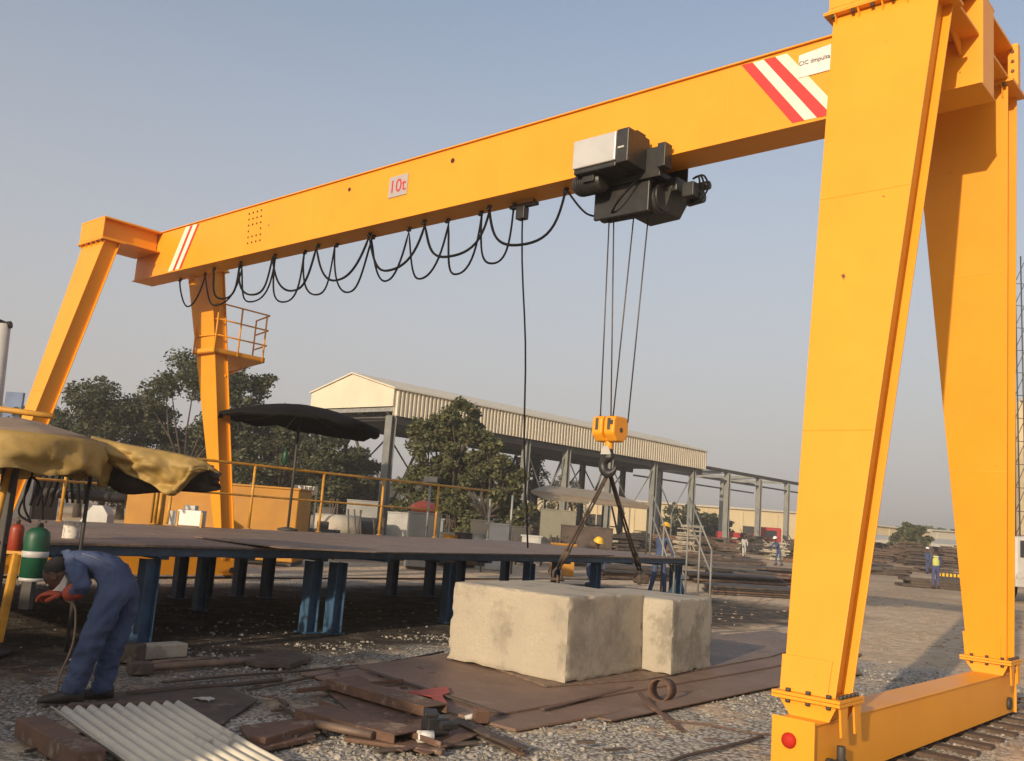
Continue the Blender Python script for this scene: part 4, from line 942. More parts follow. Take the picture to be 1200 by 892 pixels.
m = MB(); p = Vector((dp(497, 592, 27).x, 27, dp(497, 600, 27).z)); m.ball(p+Vector((0, .2, .13)), .33, .25, .2); m.ball(p+Vector((-.2, .2, .1)), .2, .2, .14); single(m, 'coral_bundle', orangecov, 'coral red cloth bundle on top of a stand behind the rail', 'bundle')
crate(497, 27.0, .9, p.z-.05, gsteel, 'grey stand carrying the coral red bundle')
rnd = random.Random(12)
for k in range(46):
    px = rnd.uniform(372, 680); D = rnd.uniform(27.5, 44); x = dp(px, 600, D).x; h = rnd.uniform(.5, 1.5); m = MB(); kd = k % 4
    if kd == 0:
        for q in range(4): m.tube([(x+q*.14, D, .02), (x+q*.14+rnd.uniform(-.3, .3), D+.2, h+.4)], .03, 6)
    elif kd == 1:
        m.box(x-.5, x+.5, D, D+.6, h*.55, h*.62); [m.box(x+a-.03, x+a+.03, D+.02, D+.08, 0, h*.55) for a in (-.45, .45)]; m.obox((x, D+.3, h*.62+.12), .3, .3, .22, .4)
    elif kd == 2: m.tube([(x-.9, D, .25), (x+.9, D+.4, .25)], .14, 12); m.tube([(x-.8, D, .5), (x+.8, D+.3, .5)], .1, 12)
    else: m.box(x-.35, x+.35, D, D+.5, .0, h); m.box(x-.4, x+.4, D-.03, D+.53, h, h+.05)
    single(m, ['upright_bars', 'work_bench', 'pipe_pair', 'steel_cabinet'][kd], [rust3, dsteel, pipem, [gsteel, ochre, dsteel, whp][k//4 % 4]][kd], ['bundle of upright bars stored behind the platform', 'small dark work bench behind the platform', 'stacked pair of pipes behind the platform', 'small cabinet in the clutter behind the platform'][kd], ['bars', 'bench', 'pipes', 'cabinet'][kd], ['bar bundles behind the platform', 'work benches behind the platform', 'pipe pairs behind the platform', 'small cabinets behind the platform'][kd])
for k in range(26):
    px = rnd.choice([rnd.uniform(985, 1125), rnd.uniform(820, 930)]); D = rnd.uniform(36, 80); x = dp(px, 650, D).x; m = MB(); h = rnd.uniform(.12, .5); w_ = rnd.uniform(1, 4)
    for q in range(3): m.obox((x+rnd.uniform(-.3, .3), D, h*(q+.5)/3), w_*rnd.uniform(.6, 1), 1.0, h/3-.01, rnd.uniform(-.5, .5))
    single(m, 'plate_stack', [rust3, rust2, dsteel][k % 3], 'low stack of plates lying in the open yard', 'plate stack', 'low plate stacks in the open yard')
# banner between crane leg and shed
bn = thing('white_sign_board', 'small dark board with white lettering behind the ochre housing', 'sign board', (dp(360, 600, 33).x, 33, 0))
a = dp(345, 568, 33); b = dp(372, 579, 33); m = MB(); m.box(a.x, b.x, 33, 33.04, b.z-.05, a.z); m.build('board', dsteel, bn)
text_mesh('lettering', 'NT/', ((a.x+b.x)/2, 32.99, (a.z+b.z)/2-.02), (1, 0, 0), (0, 0, 1), .36, whp, bn)
for x in (a.x+.05, b.x-.05):
    m = MB(); m.box(x-.03, x+.03, 33.05, 33.11, 0, a.z); m.build('post', dsteel, bn)
# stair rails at the platform's right end
def handrail(pts, lab):
    t = thing('stair_handrail', lab, 'handrail', (pts[0][0][0], pts[0][0][1], 0), 'grey stair handrails by the platform end')
    for kind, a, b in pts[1:]:
        m = MB(); m.tube([a, b], .021 if kind == 'post' else .019, 8); m.build(kind, gsteel, t)
    return t
def P3(px, py, D): return dp(px, py, D)
D1 = 20.4
for D1, q, lab in ((21.2, ((765, 580), (760, 648), (791, 650), (779, 615)), 'left grey stair handrail rising from the deck end'), (20.2, ((808, 583), (805, 655), (834, 645), (821, 620)), 'right grey stair handrail beyond the blue end leg')):
    tA, bA, tB, mB = q
    A = P3(*tA, D1); G = Vector((A.x, A.y, PH if D1 > 21 else 0)); B = P3(*tB, D1-.9); Bm = A.lerp(B, .52)
    handrail([[A], ('post', A, G), ('rail', A, B), ('post', B, Vector((B.x, B.y, 0))), ('post', Bm, Vector((Bm.x, Bm.y, 0))), ('rail', A+Vector((0, 0, -.45)), B+Vector((0, 0, -.45)))], lab)
# ================================================================== SHED
SM = Matrix(((Ud.x, Vd.x, 0, -7.2), (Ud.y, Vd.y, 0, 57), (0, 0, 1, 0), (0, 0, 0, 1)))
sh = thing('open_shed', 'long open sided steel shed with cream ribbed cladding', 'shed', SM @ Vector((3.7, 18, 0)))
SW, ZE0, ZE1, SL = 7.5, 7.3, 8.9, 37.2
fas = []
def ribbed(x, mb, s0, s1, z0, z1):
    N = int((s1-s0)/.34); vs = []
    for i in range(N+1):
        for q, dx in ((0, 0), (.45, 0), (.55, -.13), (.9, -.13)):
            s_ = s0+(i+q)*(s1-s0)/(N+1); vs += [(x+dx, s_, z0), (x+dx, s_, z1)]
    K = len(vs)//2; mb.add(vs, [(2*i, 2*i+2, 2*i+3, 2*i+1) for i in range(K-1)])
m = MB(SM); ribbed(-.35, m, -.2, SL, ZE0, ZE1); o = m.build('side_cladding', clad, sh, recalc=False); o.modifiers.new('s', 'SOLIDIFY').thickness = .03
m = MB(SM); ribbed(SW+.35, m, -.2, SL, ZE0, ZE1); o = m.build('side_cladding', clad, sh, recalc=False); o.modifiers.new('s', 'SOLIDIFY').thickness = .03
m = MB(SM)
for x0, x1 in ((-.55, SW/2), (SW+.55, SW/2)):
    za, zb_ = ZE1+.0, ZE1+1.15; m.hexa([(x0, -.4, za), (x1, -.4, zb_), (x1, SL+.2, zb_), (x0, SL+.2, za), (x0, -.4, za+.09), (x1, -.4, zb_+.09), (x1, SL+.2, zb_+.09), (x0, SL+.2, za+.09)])
m.build('roof', clad, sh)
m = MB(SM); m.prism([(-.4, -.32, ZE0+.55), (SW+.4, -.32, ZE0+.55), (SW+.4, -.32, ZE1), (SW/2, -.32, ZE1+1.1), (-.4, -.32, ZE1)], (0, .06, 0)); m.build('gable_cladding', clad, sh)
m = MB(SM); m.prism([(-.4, SL+.1, ZE0), (SW+.4, SL+.1, ZE0), (SW+.4, SL+.1, ZE1), (SW/2, SL+.1, ZE1+1.1), (-.4, SL+.1, ZE1)], (0, .06, 0)); m.build('gable_cladding', clad, sh)
m = MB(SM); m.box(-.3, SW+.3, -.2, -.0, ZE0+.25, ZE0+.5); m.build('gable_beam', galv, sh)
ss = [0, 6.4, 12.8, 17.5, 23, 29.4, 35.7]; sx = [42.1, 48.5, 54.8]
def hcol(mb, x, s_, z1, w_=.42):
    mb.box(x-w_/2, x+w_/2, s_-.2, s_-.17, 0, z1); mb.box(x-w_/2, x+w_/2, s_+.17, s_+.2, 0, z1); mb.box(x-.02, x+.02, s_-.17, s_+.17, 0, z1)
for s_ in ss:
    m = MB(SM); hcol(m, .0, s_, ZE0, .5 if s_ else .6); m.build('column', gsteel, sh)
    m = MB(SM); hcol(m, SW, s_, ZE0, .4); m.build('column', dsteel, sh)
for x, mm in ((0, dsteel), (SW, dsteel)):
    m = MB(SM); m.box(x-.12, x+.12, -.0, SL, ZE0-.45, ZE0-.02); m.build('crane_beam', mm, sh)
# lattice between the far columns and knee braces
for i in range(len(ss)-1):
    a, b = ss[i], ss[i+1]; mid = (a+b)/2
    m = MB(SM); m.tube([(SW, a, .4), (SW, mid, ZE0-.5)], .1, 6); m.tube([(SW, b, .4), (SW, mid, ZE0-.5)], .1, 6); m.tube([(SW, a, 3.6), (SW, b, 3.6)], .08, 6); m.tube([(SW, a, ZE0-.5), (SW, mid, 3.6)], .06, 6); m.tube([(SW, b, ZE0-.5), (SW, mid, 3.6)], .06, 6); m.tube([(SW, a, 1.6), (SW, b, 1.6)], .06, 6); m.build('bracing', dsteel, sh)
for i in (2, 3, 4, 5):
    a, b = ss[i], ss[i+1]; m = MB(SM); m.tube([(0, a, ZE0-.6), (0, (a+b)/2, 3.2)], .05, 6); m.tube([(0, b, ZE0-.6), (0, (a+b)/2, 3.2)], .05, 6); m.tube([(0, (a+b)/2, 3.2), (0, (a+b)/2, .0)], .05, 6); m.build('brace', gsteel, sh)
for s_ in ss:
    m = MB(SM); m.tube([(0, s_, ZE0-.1), (SW, s_, ZE0-.1)], .07, 6); m.tube([(0, s_, ZE0-.1), (SW/2, s_, ZE1+.9), (SW, s_, ZE0-.1)], .07, 6); m.build('roof_truss', dsteel, sh)
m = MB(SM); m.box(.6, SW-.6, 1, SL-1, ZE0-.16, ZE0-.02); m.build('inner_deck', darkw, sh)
# open frame continuing to the right
of = thing('open_steel_frame', 'bare grey steel frame continuing to the right of the shed', 'steel frame', SM @ Vector((3.7, 48, 0)))
for s_ in sx:
    m = MB(SM); hcol(m, 0, s_, ZE0+.1, .5); m.build('column', gsteel, of); m = MB(SM); hcol(m, SW, s_, ZE0+.1, .45); m.build('column', gsteel, of)
    m = MB(SM); m.box(0.25, SW-.25, s_-.12, s_+.12, ZE0+.05, ZE0+.3); m.build('cross_girder', gsteel, of)
for x in (0, SW):
    m = MB(SM); m.box(x-.14, x+.14, SL+.3, 62, ZE0+.11, ZE0+.4); m.build('runway_beam', dsteel, of)
    m = MB(SM); m.box(x-.06, x+.06, SL+.3, 62, ZE0-.75, ZE0-.6); m.build('runway_tie', dsteel, of)
for s_ in (39.5, 45.2, 51.5): 
    m = MB(SM); m.tube([(0, s_-2.5, ZE0+.2), (SW, s_+2.5, ZE0+.2)], .07, 6); m.build('roof_brace', gsteel, of)
# low awning inside the shed
aw = thing('low_awning', 'tan sheet awning roof leaning on the shed columns', 'awning', (5, 50, 0))
a0, a1, a2, a3 = dp(622, 577, 44), dp(760, 594, 50), dp(708, 578, 52), dp(640, 571, 50)
m = MB(); m.prism([a0, a1, a2, a3], (0, 0, .1)); m.prism([a0, a1, a1+Vector((0, 0, -.15)), dp(640, 586, 44.5), a0+Vector((0, 0, -.02))], (0, .06, 0)); m.build('roof_sheet', mat('awning_sheet', (.36, .28, .19), (.28, .22, .15), 1, .8), aw)
for q in (a0, a1, a2, a3): 
    m = MB(); m.tube([q+Vector((0, .1, 0)), Vector((q.x, q.y+.1, 0))], .06, 6); m.build('post', dsteel, aw)

# ================================================================== FAR BUILDINGS
def building(px0, px1, ytop0, ytop1, D0, D1, lab, wallm=creamw, roofh=.8, depth=25, doors=True, grp='pale industrial halls far behind'):
    a = dp(px0, ytop0, D0); b = dp(px1, ytop1, D1); d = (b-a); d.z = 0; d.normalize(); nrm = Vector((-d.y, d.x, 0))
    t = thing('factory_hall', lab, 'building', Vector((a.x, a.y, 0)), grp); m = MB()
    A, B = Vector((a.x, a.y, 0)), Vector((b.x, b.y, 0)); E = nrm*depth
    m.hexa([A, B, B+E, A+E, A+Vector((0, 0, a.z)), B+Vector((0, 0, b.z)), B+E+Vector((0, 0, b.z)), A+E+Vector((0, 0, a.z))]); m.build('wall', wallm, t)
    o_ = -nrm*.4; m = MB(); z = Vector((0, 0, .01)); h = Vector((0, 0, roofh))
    A2, B2 = A+Vector((0, 0, a.z))+o_+z, B+Vector((0, 0, b.z))+o_+z; E2 = nrm*(depth+.8); rdg = Vector((0, 0, roofh))
    m.hexa([A2, B2, B2+E2, A2+E2, A2+Vector((0, 0, .25)), B2+Vector((0, 0, .25)), B2+E2+rdg, A2+E2+rdg]); m.build('roof', creamr, t)
    if doors:
        L = (B-A).length; k = 0; s_ = 6
        while s_ < L-8:
            p = A+d*s_-nrm*.05; w2 = 4.2; hh = min(4.5, a.z*.6); m = MB(); m.hexa([p, p+d*w2, p+d*w2+nrm*.04, p+nrm*.04, p+Vector((0, 0, hh)), p+d*w2+Vector((0, 0, hh)), p+d*w2+nrm*.04+Vector((0, 0, hh)), p+nrm*.04+Vector((0, 0, hh))]); m.build('door', gsteel if k % 2 else darkw, t); s_ += 13; k += 1
    m = MB(); p = A-nrm*.08; 
    for s_ in range(2, int((B-A).length), 6): m.obox(p+d*s_+Vector((0, 0, a.z*.5)), .12, .12, a.z*.98, math.atan2(d.y, d.x))
    m.build('wall_post', wallm, t); return t
building(640, 952, 581, 603, 140, 150, 'long cream factory hall far behind the shed columns')
building(1005, 1090, 614, 624, 150, 160, 'pale low hall seen left between the two near crane legs', creamw, .6)
building(1090, 1180, 622, 628, 170, 180, 'farther pale hall with flat roof beside the near crane leg', creamr, .6)
t = building(1194, 1400, 470, 460, 90, 92, 'tall cream hall rising right of the near crane leg', creamw, .3, 5)
building(-60, 34, 470, 480, 70, 74, 'dark grey hall with blue sheet at the far left edge', gsteel, .5, 12, False)
bs = MB(); a, b = dp(8, 459, 69.3), dp(26, 475, 69.3); bs.box(a.x, b.x, 69.2, 69.5, 0, a.z); single(bs, 'blue_sheeting', mat('blue_sheet', (.1, .16, .3), (.07, .11, .22), 1, .6), 'blue corrugated sheeting standing before the dark hall', 'sheeting')
# open lean-to store under the halls at the right
ls = thing('long_store', 'long dark open fronted store with bright roof edge far between the legs', 'store', (dp(1060, 640, 120).x, 120, 0))
a, b = dp(1000, 630, 118), dp(1240, 645, 128)
m = MB(); m.prism([(a.x, a.y, a.z-.4), (b.x, b.y, b.z-.4), (b.x, b.y+10, b.z+.3), (a.x, a.y+10, a.z+.3)], (0, 0, .3)); m.build('roof', creamr, ls)
m = MB(); m.box(a.x, b.x, 129, 129.3, 0, a.z); m.build('back_wall', darkw, ls)
for k in range(12):
    t_ = k/11; p = a.lerp(b, t_); m = MB(); m.box(p.x-.1, p.x+.1, p.y+.2, p.y+.4, 0, p.z-.42); m.build('post', gsteel, ls)
for k in range(9):
    p = a.lerp(b, (k+.4)/9); m = MB(); m.box(p.x-.8, p.x+.8, p.y-.12, p.y-.02, p.z-.5, p.z-.15); m.build('light_panel', whp, ls)
def stackmesh(x, y, w_, h):
    m = MB(); z = 0; k = 0; rz = random.uniform(-.5, .5)
    while z < h:
        th = random.uniform(.06, .22); ww = w_*random.uniform(.55, 1); m.obox((x+random.uniform(-.35, .35), y+random.uniform(-.2, .2), z+th/2), ww, random.uniform(.8, 1.5), th-.012, rz+random.uniform(-.12, .12)); z += th
        if k % 2 == 0: m.obox((x, y, z+.03), .1, 1.0, .05, rz); m.obox((x+ww*.3, y, z+.03), .1, 1.0, .05, rz); z += .06
        k += 1
    for q in range(2): m.tube([(x+random.uniform(-w_, w_)*.6, y-.6, 0), (x+random.uniform(-w_, w_)*.6, y, h*random.uniform(.9, 1.5))], .04, 5)
    return m
for k in range(26):
    px = 985+k*8+random.uniform(-3, 3); D = random.uniform(92, 114); c = dp(px, 650, D); h = random.uniform(.7, 2.3); w_ = random.uniform(1.5, 4)
    m = stackmesh(c.x, D, w_, h)
    single(m, 'material_stack', random.choice([rust3, rust3, rust2, wood, dsteel, gsteel]), 'stack of stored material in the yard before the long dark store', 'stack', 'material stacks before the long store', .05)
for k in range(30):
    px = 610+k*11+random.uniform(-4, 4); D = random.uniform(64, 98); c = dp(px, 650, D); h = random.uniform(.6, 2.0); w_ = random.uniform(1.2, 4.5)
    m = stackmesh(c.x, D, w_, h)
    single(m, 'material_stack', random.choice([rust3, rust3, rust2, wood, dsteel, dsteel, conc2]), 'stack of stored material under and beyond the open shed', 'stack', 'material stacks around the shed', .05)
# long dark plate piles in the middle distance
for k, (x0, x1, y, D, h, lab) in enumerate(((812, 935, 672, 31, .3, 'long dark pile of plates left of the near crane leg'), (835, 1000, 684, 26, .22, 'nearer low pile of plates reaching behind the near crane leg'), (845, 980, 663, 40, .35, 'farther pile of plates near the steel frame'), (700, 800, 668, 30, .35, 'dark plates piled beyond the platform end'))):
    t = thing('plate_pile', lab, 'plate pile', Vector((dp((x0+x1)/2, y, D).x, D, 0)), 'plate piles in the middle distance')
    for j in range(4):
        m = MB(); a = dp(x0+random.uniform(-6, 6), y, D).x; b = dp(x1+random.uniform(-6, 6), y, D).x; zz = j*h/4; o_ = random.uniform(-.3, .3)
        m.prism([(a, D+o_, zz), (b, D+1.2+o_, zz), (b+.3, D+3.2+o_, zz), (a+.2, D+2+o_, zz)], (0, 0, h/4-.012)); m.build('plate', [rust3, rust2, dsteel, rust3][j], t, .006)
# red flatbed truck far off
rt_ = thing('flatbed_truck', 'red flatbed truck parked beyond the steel frame', 'truck', Vector((dp(862, 640, 95).x, 95, 0)))
a, b = dp(838, 640, 95), dp(890, 640, 95); m = MB(); m.box(a.x, b.x, 95, 97.3, 1.0, 1.35); m.box(a.x, b.x, 95, 95.08, 1.35, 1.95); m.build('flatbed', truckred, rt_, .03)
m = MB(); m.box(b.x+.1, b.x+2.2, 95, 97.3, .6, 2.7); m.build('cab', truckred, rt_, .15); m = MB(); m.box(b.x+.5, b.x+1.7, 94.98, 95.01, 1.7, 2.4); m.build('window', glass, rt_)
for x in (a.x+.8, a.x+2.0, b.x+1.1):
    m = MB(); m.cyl((x, 94.95, .5), (x, 95.3, .5), .5, n=20); m.build('wheel', rub, rt_)
# white truck at the right edge
wt = thing('lorry', 'white lorry cut off by the right edge behind the near crane leg', 'lorry', Vector((19.6, 34, 0)))
X0 = dp(1189, 660, 34).x
m = MB(); m.box(X0, X0+2.3, 34, 36.2, .75, 2.35); m.build('cab', whp, wt, .12); m = MB(); m.box(X0+.2, X0+2.0, 33.97, 34.0, 1.6, 2.2); m.build('windscreen', glass, wt, .01)
m = MB(); m.box(X0-.05, X0+2.35, 33.85, 34.05, .55, .85); m.build('bumper', whp, wt, .03); m = MB(); m.box(X0+2.5, X0+8, 34, 36.2, 1.0, 1.25); m.build('load_bed', dsteel, wt)
for x in (X0+.1, X0+1.95):
    m = MB(); m.cyl((x, 35, .5), (x+.28, 35, .5), .5, n=20); m.build('wheel', rub, wt); m = MB(); m.cyl((x, 33.84, .95), (x, 33.86, .95), .12, n=14); m.build('headlight', silv, wt)
m = MB(); m.tube([(X0-.15, 34.2, 1.6), (X0-.2, 34.1, 2.4), (X0, 34.2, 2.4)], .02, 5); m.obox((X0-.2, 34.1, 2.0), .2, .06, .35); m.build('mirror', dsteel, wt)
# lattice mast
ms = thing('lattice_mast', 'dark lattice mast rising at the right edge behind the near crane leg', 'mast', Vector((dp(1197, 640, 60).x, 60, 0)))
xm = dp(1196, 480, 60).x; zt2 = dp(1192, 300, 60).z
m = MB()
for dx, dy in ((-.35, 0), (.35, 0), (-.35, .7), (.35, .7)): m.tube([(xm+dx, 60+dy, 0), (xm+dx*.6-.15, 60+dy, zt2)], .045, 5)
m.build('chord', dsteel, ms); m = MB(); k = 0; z = 0
while z < zt2-1.5:
    m.tube([(xm-.35, 60, z), (xm+.3, 60, z+1.5)], .025, 5); m.tube([(xm-.35, 60, z), (xm+.3, 60, z)], .025, 5); z += 1.5
m.build('lacing', dsteel, ms)
# grey post at far left edge
lp_ = thing('leaning_post', 'pale grey post with dark top at the far left edge', 'post', Vector((dp(4, 500, 12).x, 12, 0)))
A, B = dp(4, 380, 12), dp(-6, 470, 12); m = MB(); dd = (A-B); m.tube([Vector((B.x-(A.x-B.x)*0-.0, 12, 0)), B, A], .09, 12); m.build('shaft', whp, lp_); m = MB(); m.tube([A+Vector((-.2, 0, -.05)), A+Vector((.1, 0, 0))], .05, 8); m.obox(A+Vector((-.12, 0, -.02)), .22, .2, .14); m.build('cap', dsteel, lp_)
# barrier with yellow blocks
bq = thing('striped_barrier', 'low dark barrier with yellow dashes between the near legs', 'barrier', Vector((dp(1112, 680, 55).x, 55, 0)))
a, b = dp(1098, 675, 55), dp(1126, 678, 55); m = MB(); m.box(a.x, b.x, 55, 55.15, .0, .42); m.build('board', dsteel, bq, .01)
for k in range(6):
    x = lerp(a.x+.08, b.x-.2, k/5); m = MB(); m.box(x, x+.13, 54.985, 54.998, .18, .36); m.build('reflector', hat, bq)

# ================================================================== TREES
def tree(px, D, ztop, rad, lab, lm, seed, name='leafy_tree', zb=.7, nl=15000, ls_=.115, lean=0):
    rnd = random.Random(seed); x = dp(px, 590, D).x; t = thing(name, lab, 'tree', (x, D, 0), 'trees behind the platform and shed')
    m = MB(); tk = MB(); H = ztop; base = Vector((x, D, 0)); fork = base+Vector((rnd.uniform(-.3, .3), 0, H*.28))
    tk.tube([base, base.lerp(fork, .5)+Vector((.05, 0, 0)), fork], [.24, .19, .17], 9)
    blobs = []
    nb = 46
    for i in range(nb):
        a = rnd.random()*6.28; e = rnd.random(); rr = rad*math.sqrt(rnd.random())*.92
        zz = lerp(zb+.6, H-.5, e); prof = math.sin(math.pi*min(1, .22+.75*((zz-zb)/(H-zb))))**.6; rr *= prof
        c = base+Vector((rr*math.cos(a)+lean*(zz/H), rr*math.sin(a), zz)); r_ = rnd.uniform(.5, 1.05)*rad/3.2; blobs.append((c, r_))
        if i % 3 == 0: mid = fork.lerp(c, .5)+Vector((rnd.uniform(-.3, .3), rnd.uniform(-.3, .3), -.15)); tk.tube([fork, mid, c], [.09, .05, .015], 5)
    for i in range(9):   # stray sprigs on the outline
        a = rnd.random()*6.28; q_ = rnd.choice(blobs[:nb]); c = q_[0]+Vector((rnd.uniform(-1, 1), rnd.uniform(-.5, .5), rnd.uniform(.1, .9)))*q_[1]*1.15; blobs.append((c, rnd.uniform(.25, .45)))
    tw = sum(r_**2 for _, r_ in blobs); vs = []; fs = []
    for c, r_ in blobs:
        k = int(nl*r_**2/tw)
        for _ in range(k):
            d = Vector((rnd.gauss(0, 1), rnd.gauss(0, 1), rnd.gauss(0, 1))).normalized()*r_*(rnd.random()**.45)*rnd.uniform(.7, 1.15); d.z *= .75
            p = c+d; s_ = ls_*rnd.uniform(.35, 1.35); a1 = Vector((rnd.gauss(0, 1), rnd.gauss(0, 1), rnd.gauss(0, .6))).normalized(); a2 = a1.cross(Vector((rnd.gauss(0, 1), rnd.gauss(0, 1), rnd.gauss(0, 1)))).normalized()
            q = len(vs); vs += [p-a1*s_, p+a2*s_*.5, p+a1*s_, p-a2*s_*.5]; fs.append((q, q+1, q+2, q+3))
    m.add(vs, fs); m.build('crown', lm, t, recalc=False); tk.build('trunk', bark, t, recalc=False); return t
tree(92, 50, 7.6, 3.0, 'dark tree between the far left crane leg and the tarpaulin', leafA, 1)
tree(30, 53, 6.2, 2.6, 'low dark tree behind the far left crane leg', leafA, 2)
tree(142, 52, 7.2, 2.7, 'medium dark tree with ragged top left of the tallest one', leafA, 3)
tree(215, 50, 9.2, 3.4, 'tallest dark tree behind the far crane leg with platform', leafA, 4, nl=20000)
tree(175, 55, 6.6, 3.0, 'dark tree filling the gap left of the far crane leg', leafA, 31, zb=.2)
tree(243, 54, 6.2, 2.8, 'low dark tree directly behind the far crane leg', leafA, 32, zb=.2)
tree(298, 56, 6.4, 2.8, 'dark tree in the second row right of the far crane leg', leafA, 33, zb=.2)
tree(118, 56, 6.2, 2.8, 'dark tree in the second row above the tarpaulin', leafA, 34, zb=.2)
tree(420, 64, 5.4, 2.4, 'dark tree in the second row left of the shed column', leafA, 35, zb=.2)
tree(275, 51, 8.6, 2.6, 'dark tree just right of the far crane leg', leafA, 5)
tree(322, 50, 7.0, 2.8, 'broad dark tree above the black umbrella', leafA, 6, nl=17000)
tree(392, 50, 5.6, 2.2, 'dark tree under the shed gable right of the umbrella pole', leafA, 7, nl=17000)
tree(356, 62, 6.9, 2.6, 'dark tree partly hidden behind the black umbrella', leafA, 12)
tree(503, 45, 6.6, 1.9, 'left hand green tree of the clump in front of the ribbed shed cladding', leafB, 8, zb=.2)
tree(535, 44, 7.2, 2.1, 'broad middle green tree of the clump in front of the ribbed shed cladding', leafB, 21, nl=20000, zb=.2)
tree(572, 43, 5.9, 1.6, 'right hand lower green tree of the clump before the shed', leafB, 9, zb=.2)
tree(610, 76, 7.0, 3.2, 'dark tree seen through the middle of the open shed', leafA, 10)
tree(660, 92, 6.0, 2.8, 'dark tree behind the shed left of the hook block', leafA, 11, nl=6000)
tree(1068, 112, 4.9, 2.3, 'round green tree far off between the two near crane legs', leafB, 13, nl=6000, ls_=.3)
tree(800, 110, 4.6, 3.6, 'low dark tree against the cream factory hall', leafA, 14, nl=5000, ls_=.25, zb=.4)
tree(835, 112, 4.4, 3.0, 'second low dark tree against the cream hall, farther right', leafA, 15, nl=4000, ls_=.25, zb=.4)

vs = []; fs = []; rnd = random.Random(77)
for i in range(15000):
    x = rnd.uniform(-170, 190); y = 200+rnd.uniform(-9, 9); hh = (8.2+3.2*noise.noise(Vector((x*.05, 1, 2)))+2.0*noise.noise(Vector((x*.2, 4, 2))))*(1 if x < 10 else .62)
    z = hh*rnd.random()**.6; s_ = rnd.uniform(.45, 1.0); p = Vector((x, y, z)); a1 = Vector((rnd.gauss(0, 1), rnd.gauss(0, .5), rnd.gauss(0, 1))).normalized(); a2 = a1.cross(Vector((rnd.gauss(0, .5), 1, rnd.gauss(0, .5)))).normalized()
    q = len(vs); vs += [p-a1*s_, p+a2*s_*.6, p+a1*s_, p-a2*s_*.6]; fs.append((q, q+1, q+2, q+3))
m = MB(); m.add(vs, fs); tag(m.build('far_woods', leafA, recalc=False), 'low line of far woods along the horizon', 'woods', kind='stuff')

# ================================================================== FESTOON CABLES
def festoon(tops, lows, v, r, lab, name):
    t = thing(name, lab, 'cable', W(9, v, HB)); m = MB(); tt = [onv(x, y, v)[0] for x, y in tops]; zz = HB-.075; path = []
    for i in range(len(tt)-1):
        ua, ub_ = tt[i], tt[i+1]; zl = onv(*lows[i], v)[2]; um = onv(*lows[i], v)[0]; sag = zz-zl
        N = 22; f = min(.8, max(.2, (um-ua)/(ub_-ua)))
        for k in range(N):
            s_ = k/N; x = s_-.06*math.sin(2*math.pi*s_); w_ = 1-abs(2*s_-1)**2.3
            u = lerp(ua, ub_, x)+(f-.5)*(ub_-ua)*w_*.9; path.append(W(u, v+.03*math.sin(7*s_+i), zz-sag*w_))
    path.append(W(tt[-1], v, zz)); m.tube(path, r, 6); m.build('cable', rub, t)
    for u in tt:
        b_ = MB(CM); b_.box(u-.03, u+.03, v-.02, v+.02, HB-.075, HB-.05); b_.box(u-.012, u+.012, v-.012, v+.012, HB-.05, HB-.015); b_.cyl((u-.03, v-.02, HB-.03), (u-.03, v+.02, HB-.03), .018, n=8); b_.build('cable_trolley', dsteel, t)
    return t
festoon([(662, 229), (572, 249), (496, 266), (432, 280), (372, 292), (321, 305), (281, 313), (250, 318)],
        [(612, 287), (530, 301), (459, 317), (396, 328), (343, 340), (296, 345), (262, 350)], .0, .018, 'black festoon cable hanging in wide loops under the girder', 'festoon_cable')
festoon([(602, 243), (563, 252), (524, 262), (479, 270), (437, 280), (394, 290), (357, 297), (321, 305), (282, 313), (240, 321), (211, 328)],
        [(578, 309), (537, 322), (495, 327), (453, 329), (407, 342), (370, 345), (333, 354), (297, 354), (257, 358), (222, 359)], .12, .015, 'second festoon cable with narrow deep loops under the girder', 'festoon_cable')
u1, _, _ = onv(665, 231, 0); m = MB(); m.tube(hose([W(u1, 0, HB-.07), W(u1-.35, -.03, HB-.42), W(u1-.75, -.08, HB-.5), W(3.5, -.15, 5.32), W(3.35, -.25, 5.42)]), .013, 6); m.build('cable_tail', rub, ho)
pd = thing('pendant_control_cable', 'thin black pendant cable hanging from a small carriage under the girder', 'pendant cable', W(5, .1, HB))
a = onv(612, 250, .1); b = onv(617, 642, .1); m = MB(); m.tube([W(lerp(a[0], b[0], q/12)+.02*math.sin(q*.9), .1, lerp(HB-.1, b[2], q/12)) for q in range(13)], .0125, 6); m.build('cable', rub, pd)
m = MB(CM); m.box(a[0]-.24, a[0]+.2, .06, .14, HB-.10, HB-.055); m.box(a[0]-.07, a[0]+.07, .05, .15, HB-.26, HB-.10); m.box(a[0]-.2, a[0]-.18, .09, .11, HB-.055, HB-.014); m.box(a[0]+.14, a[0]+.16, .09, .11, HB-.055, HB-.014); m.build('carriage', blk, pd, .008)
# pipe stub under the far girder end
m = MB(CM); u, v, z = onv(265, 322, .3); m.cyl((13.3, .25, HB-.1), (13.1, .25, HB-.1), .06, n=12); m.box(13.2, 13.24, .2, .3, HB-.1, HB-.0145); m.build('end_stop', yel, crane)

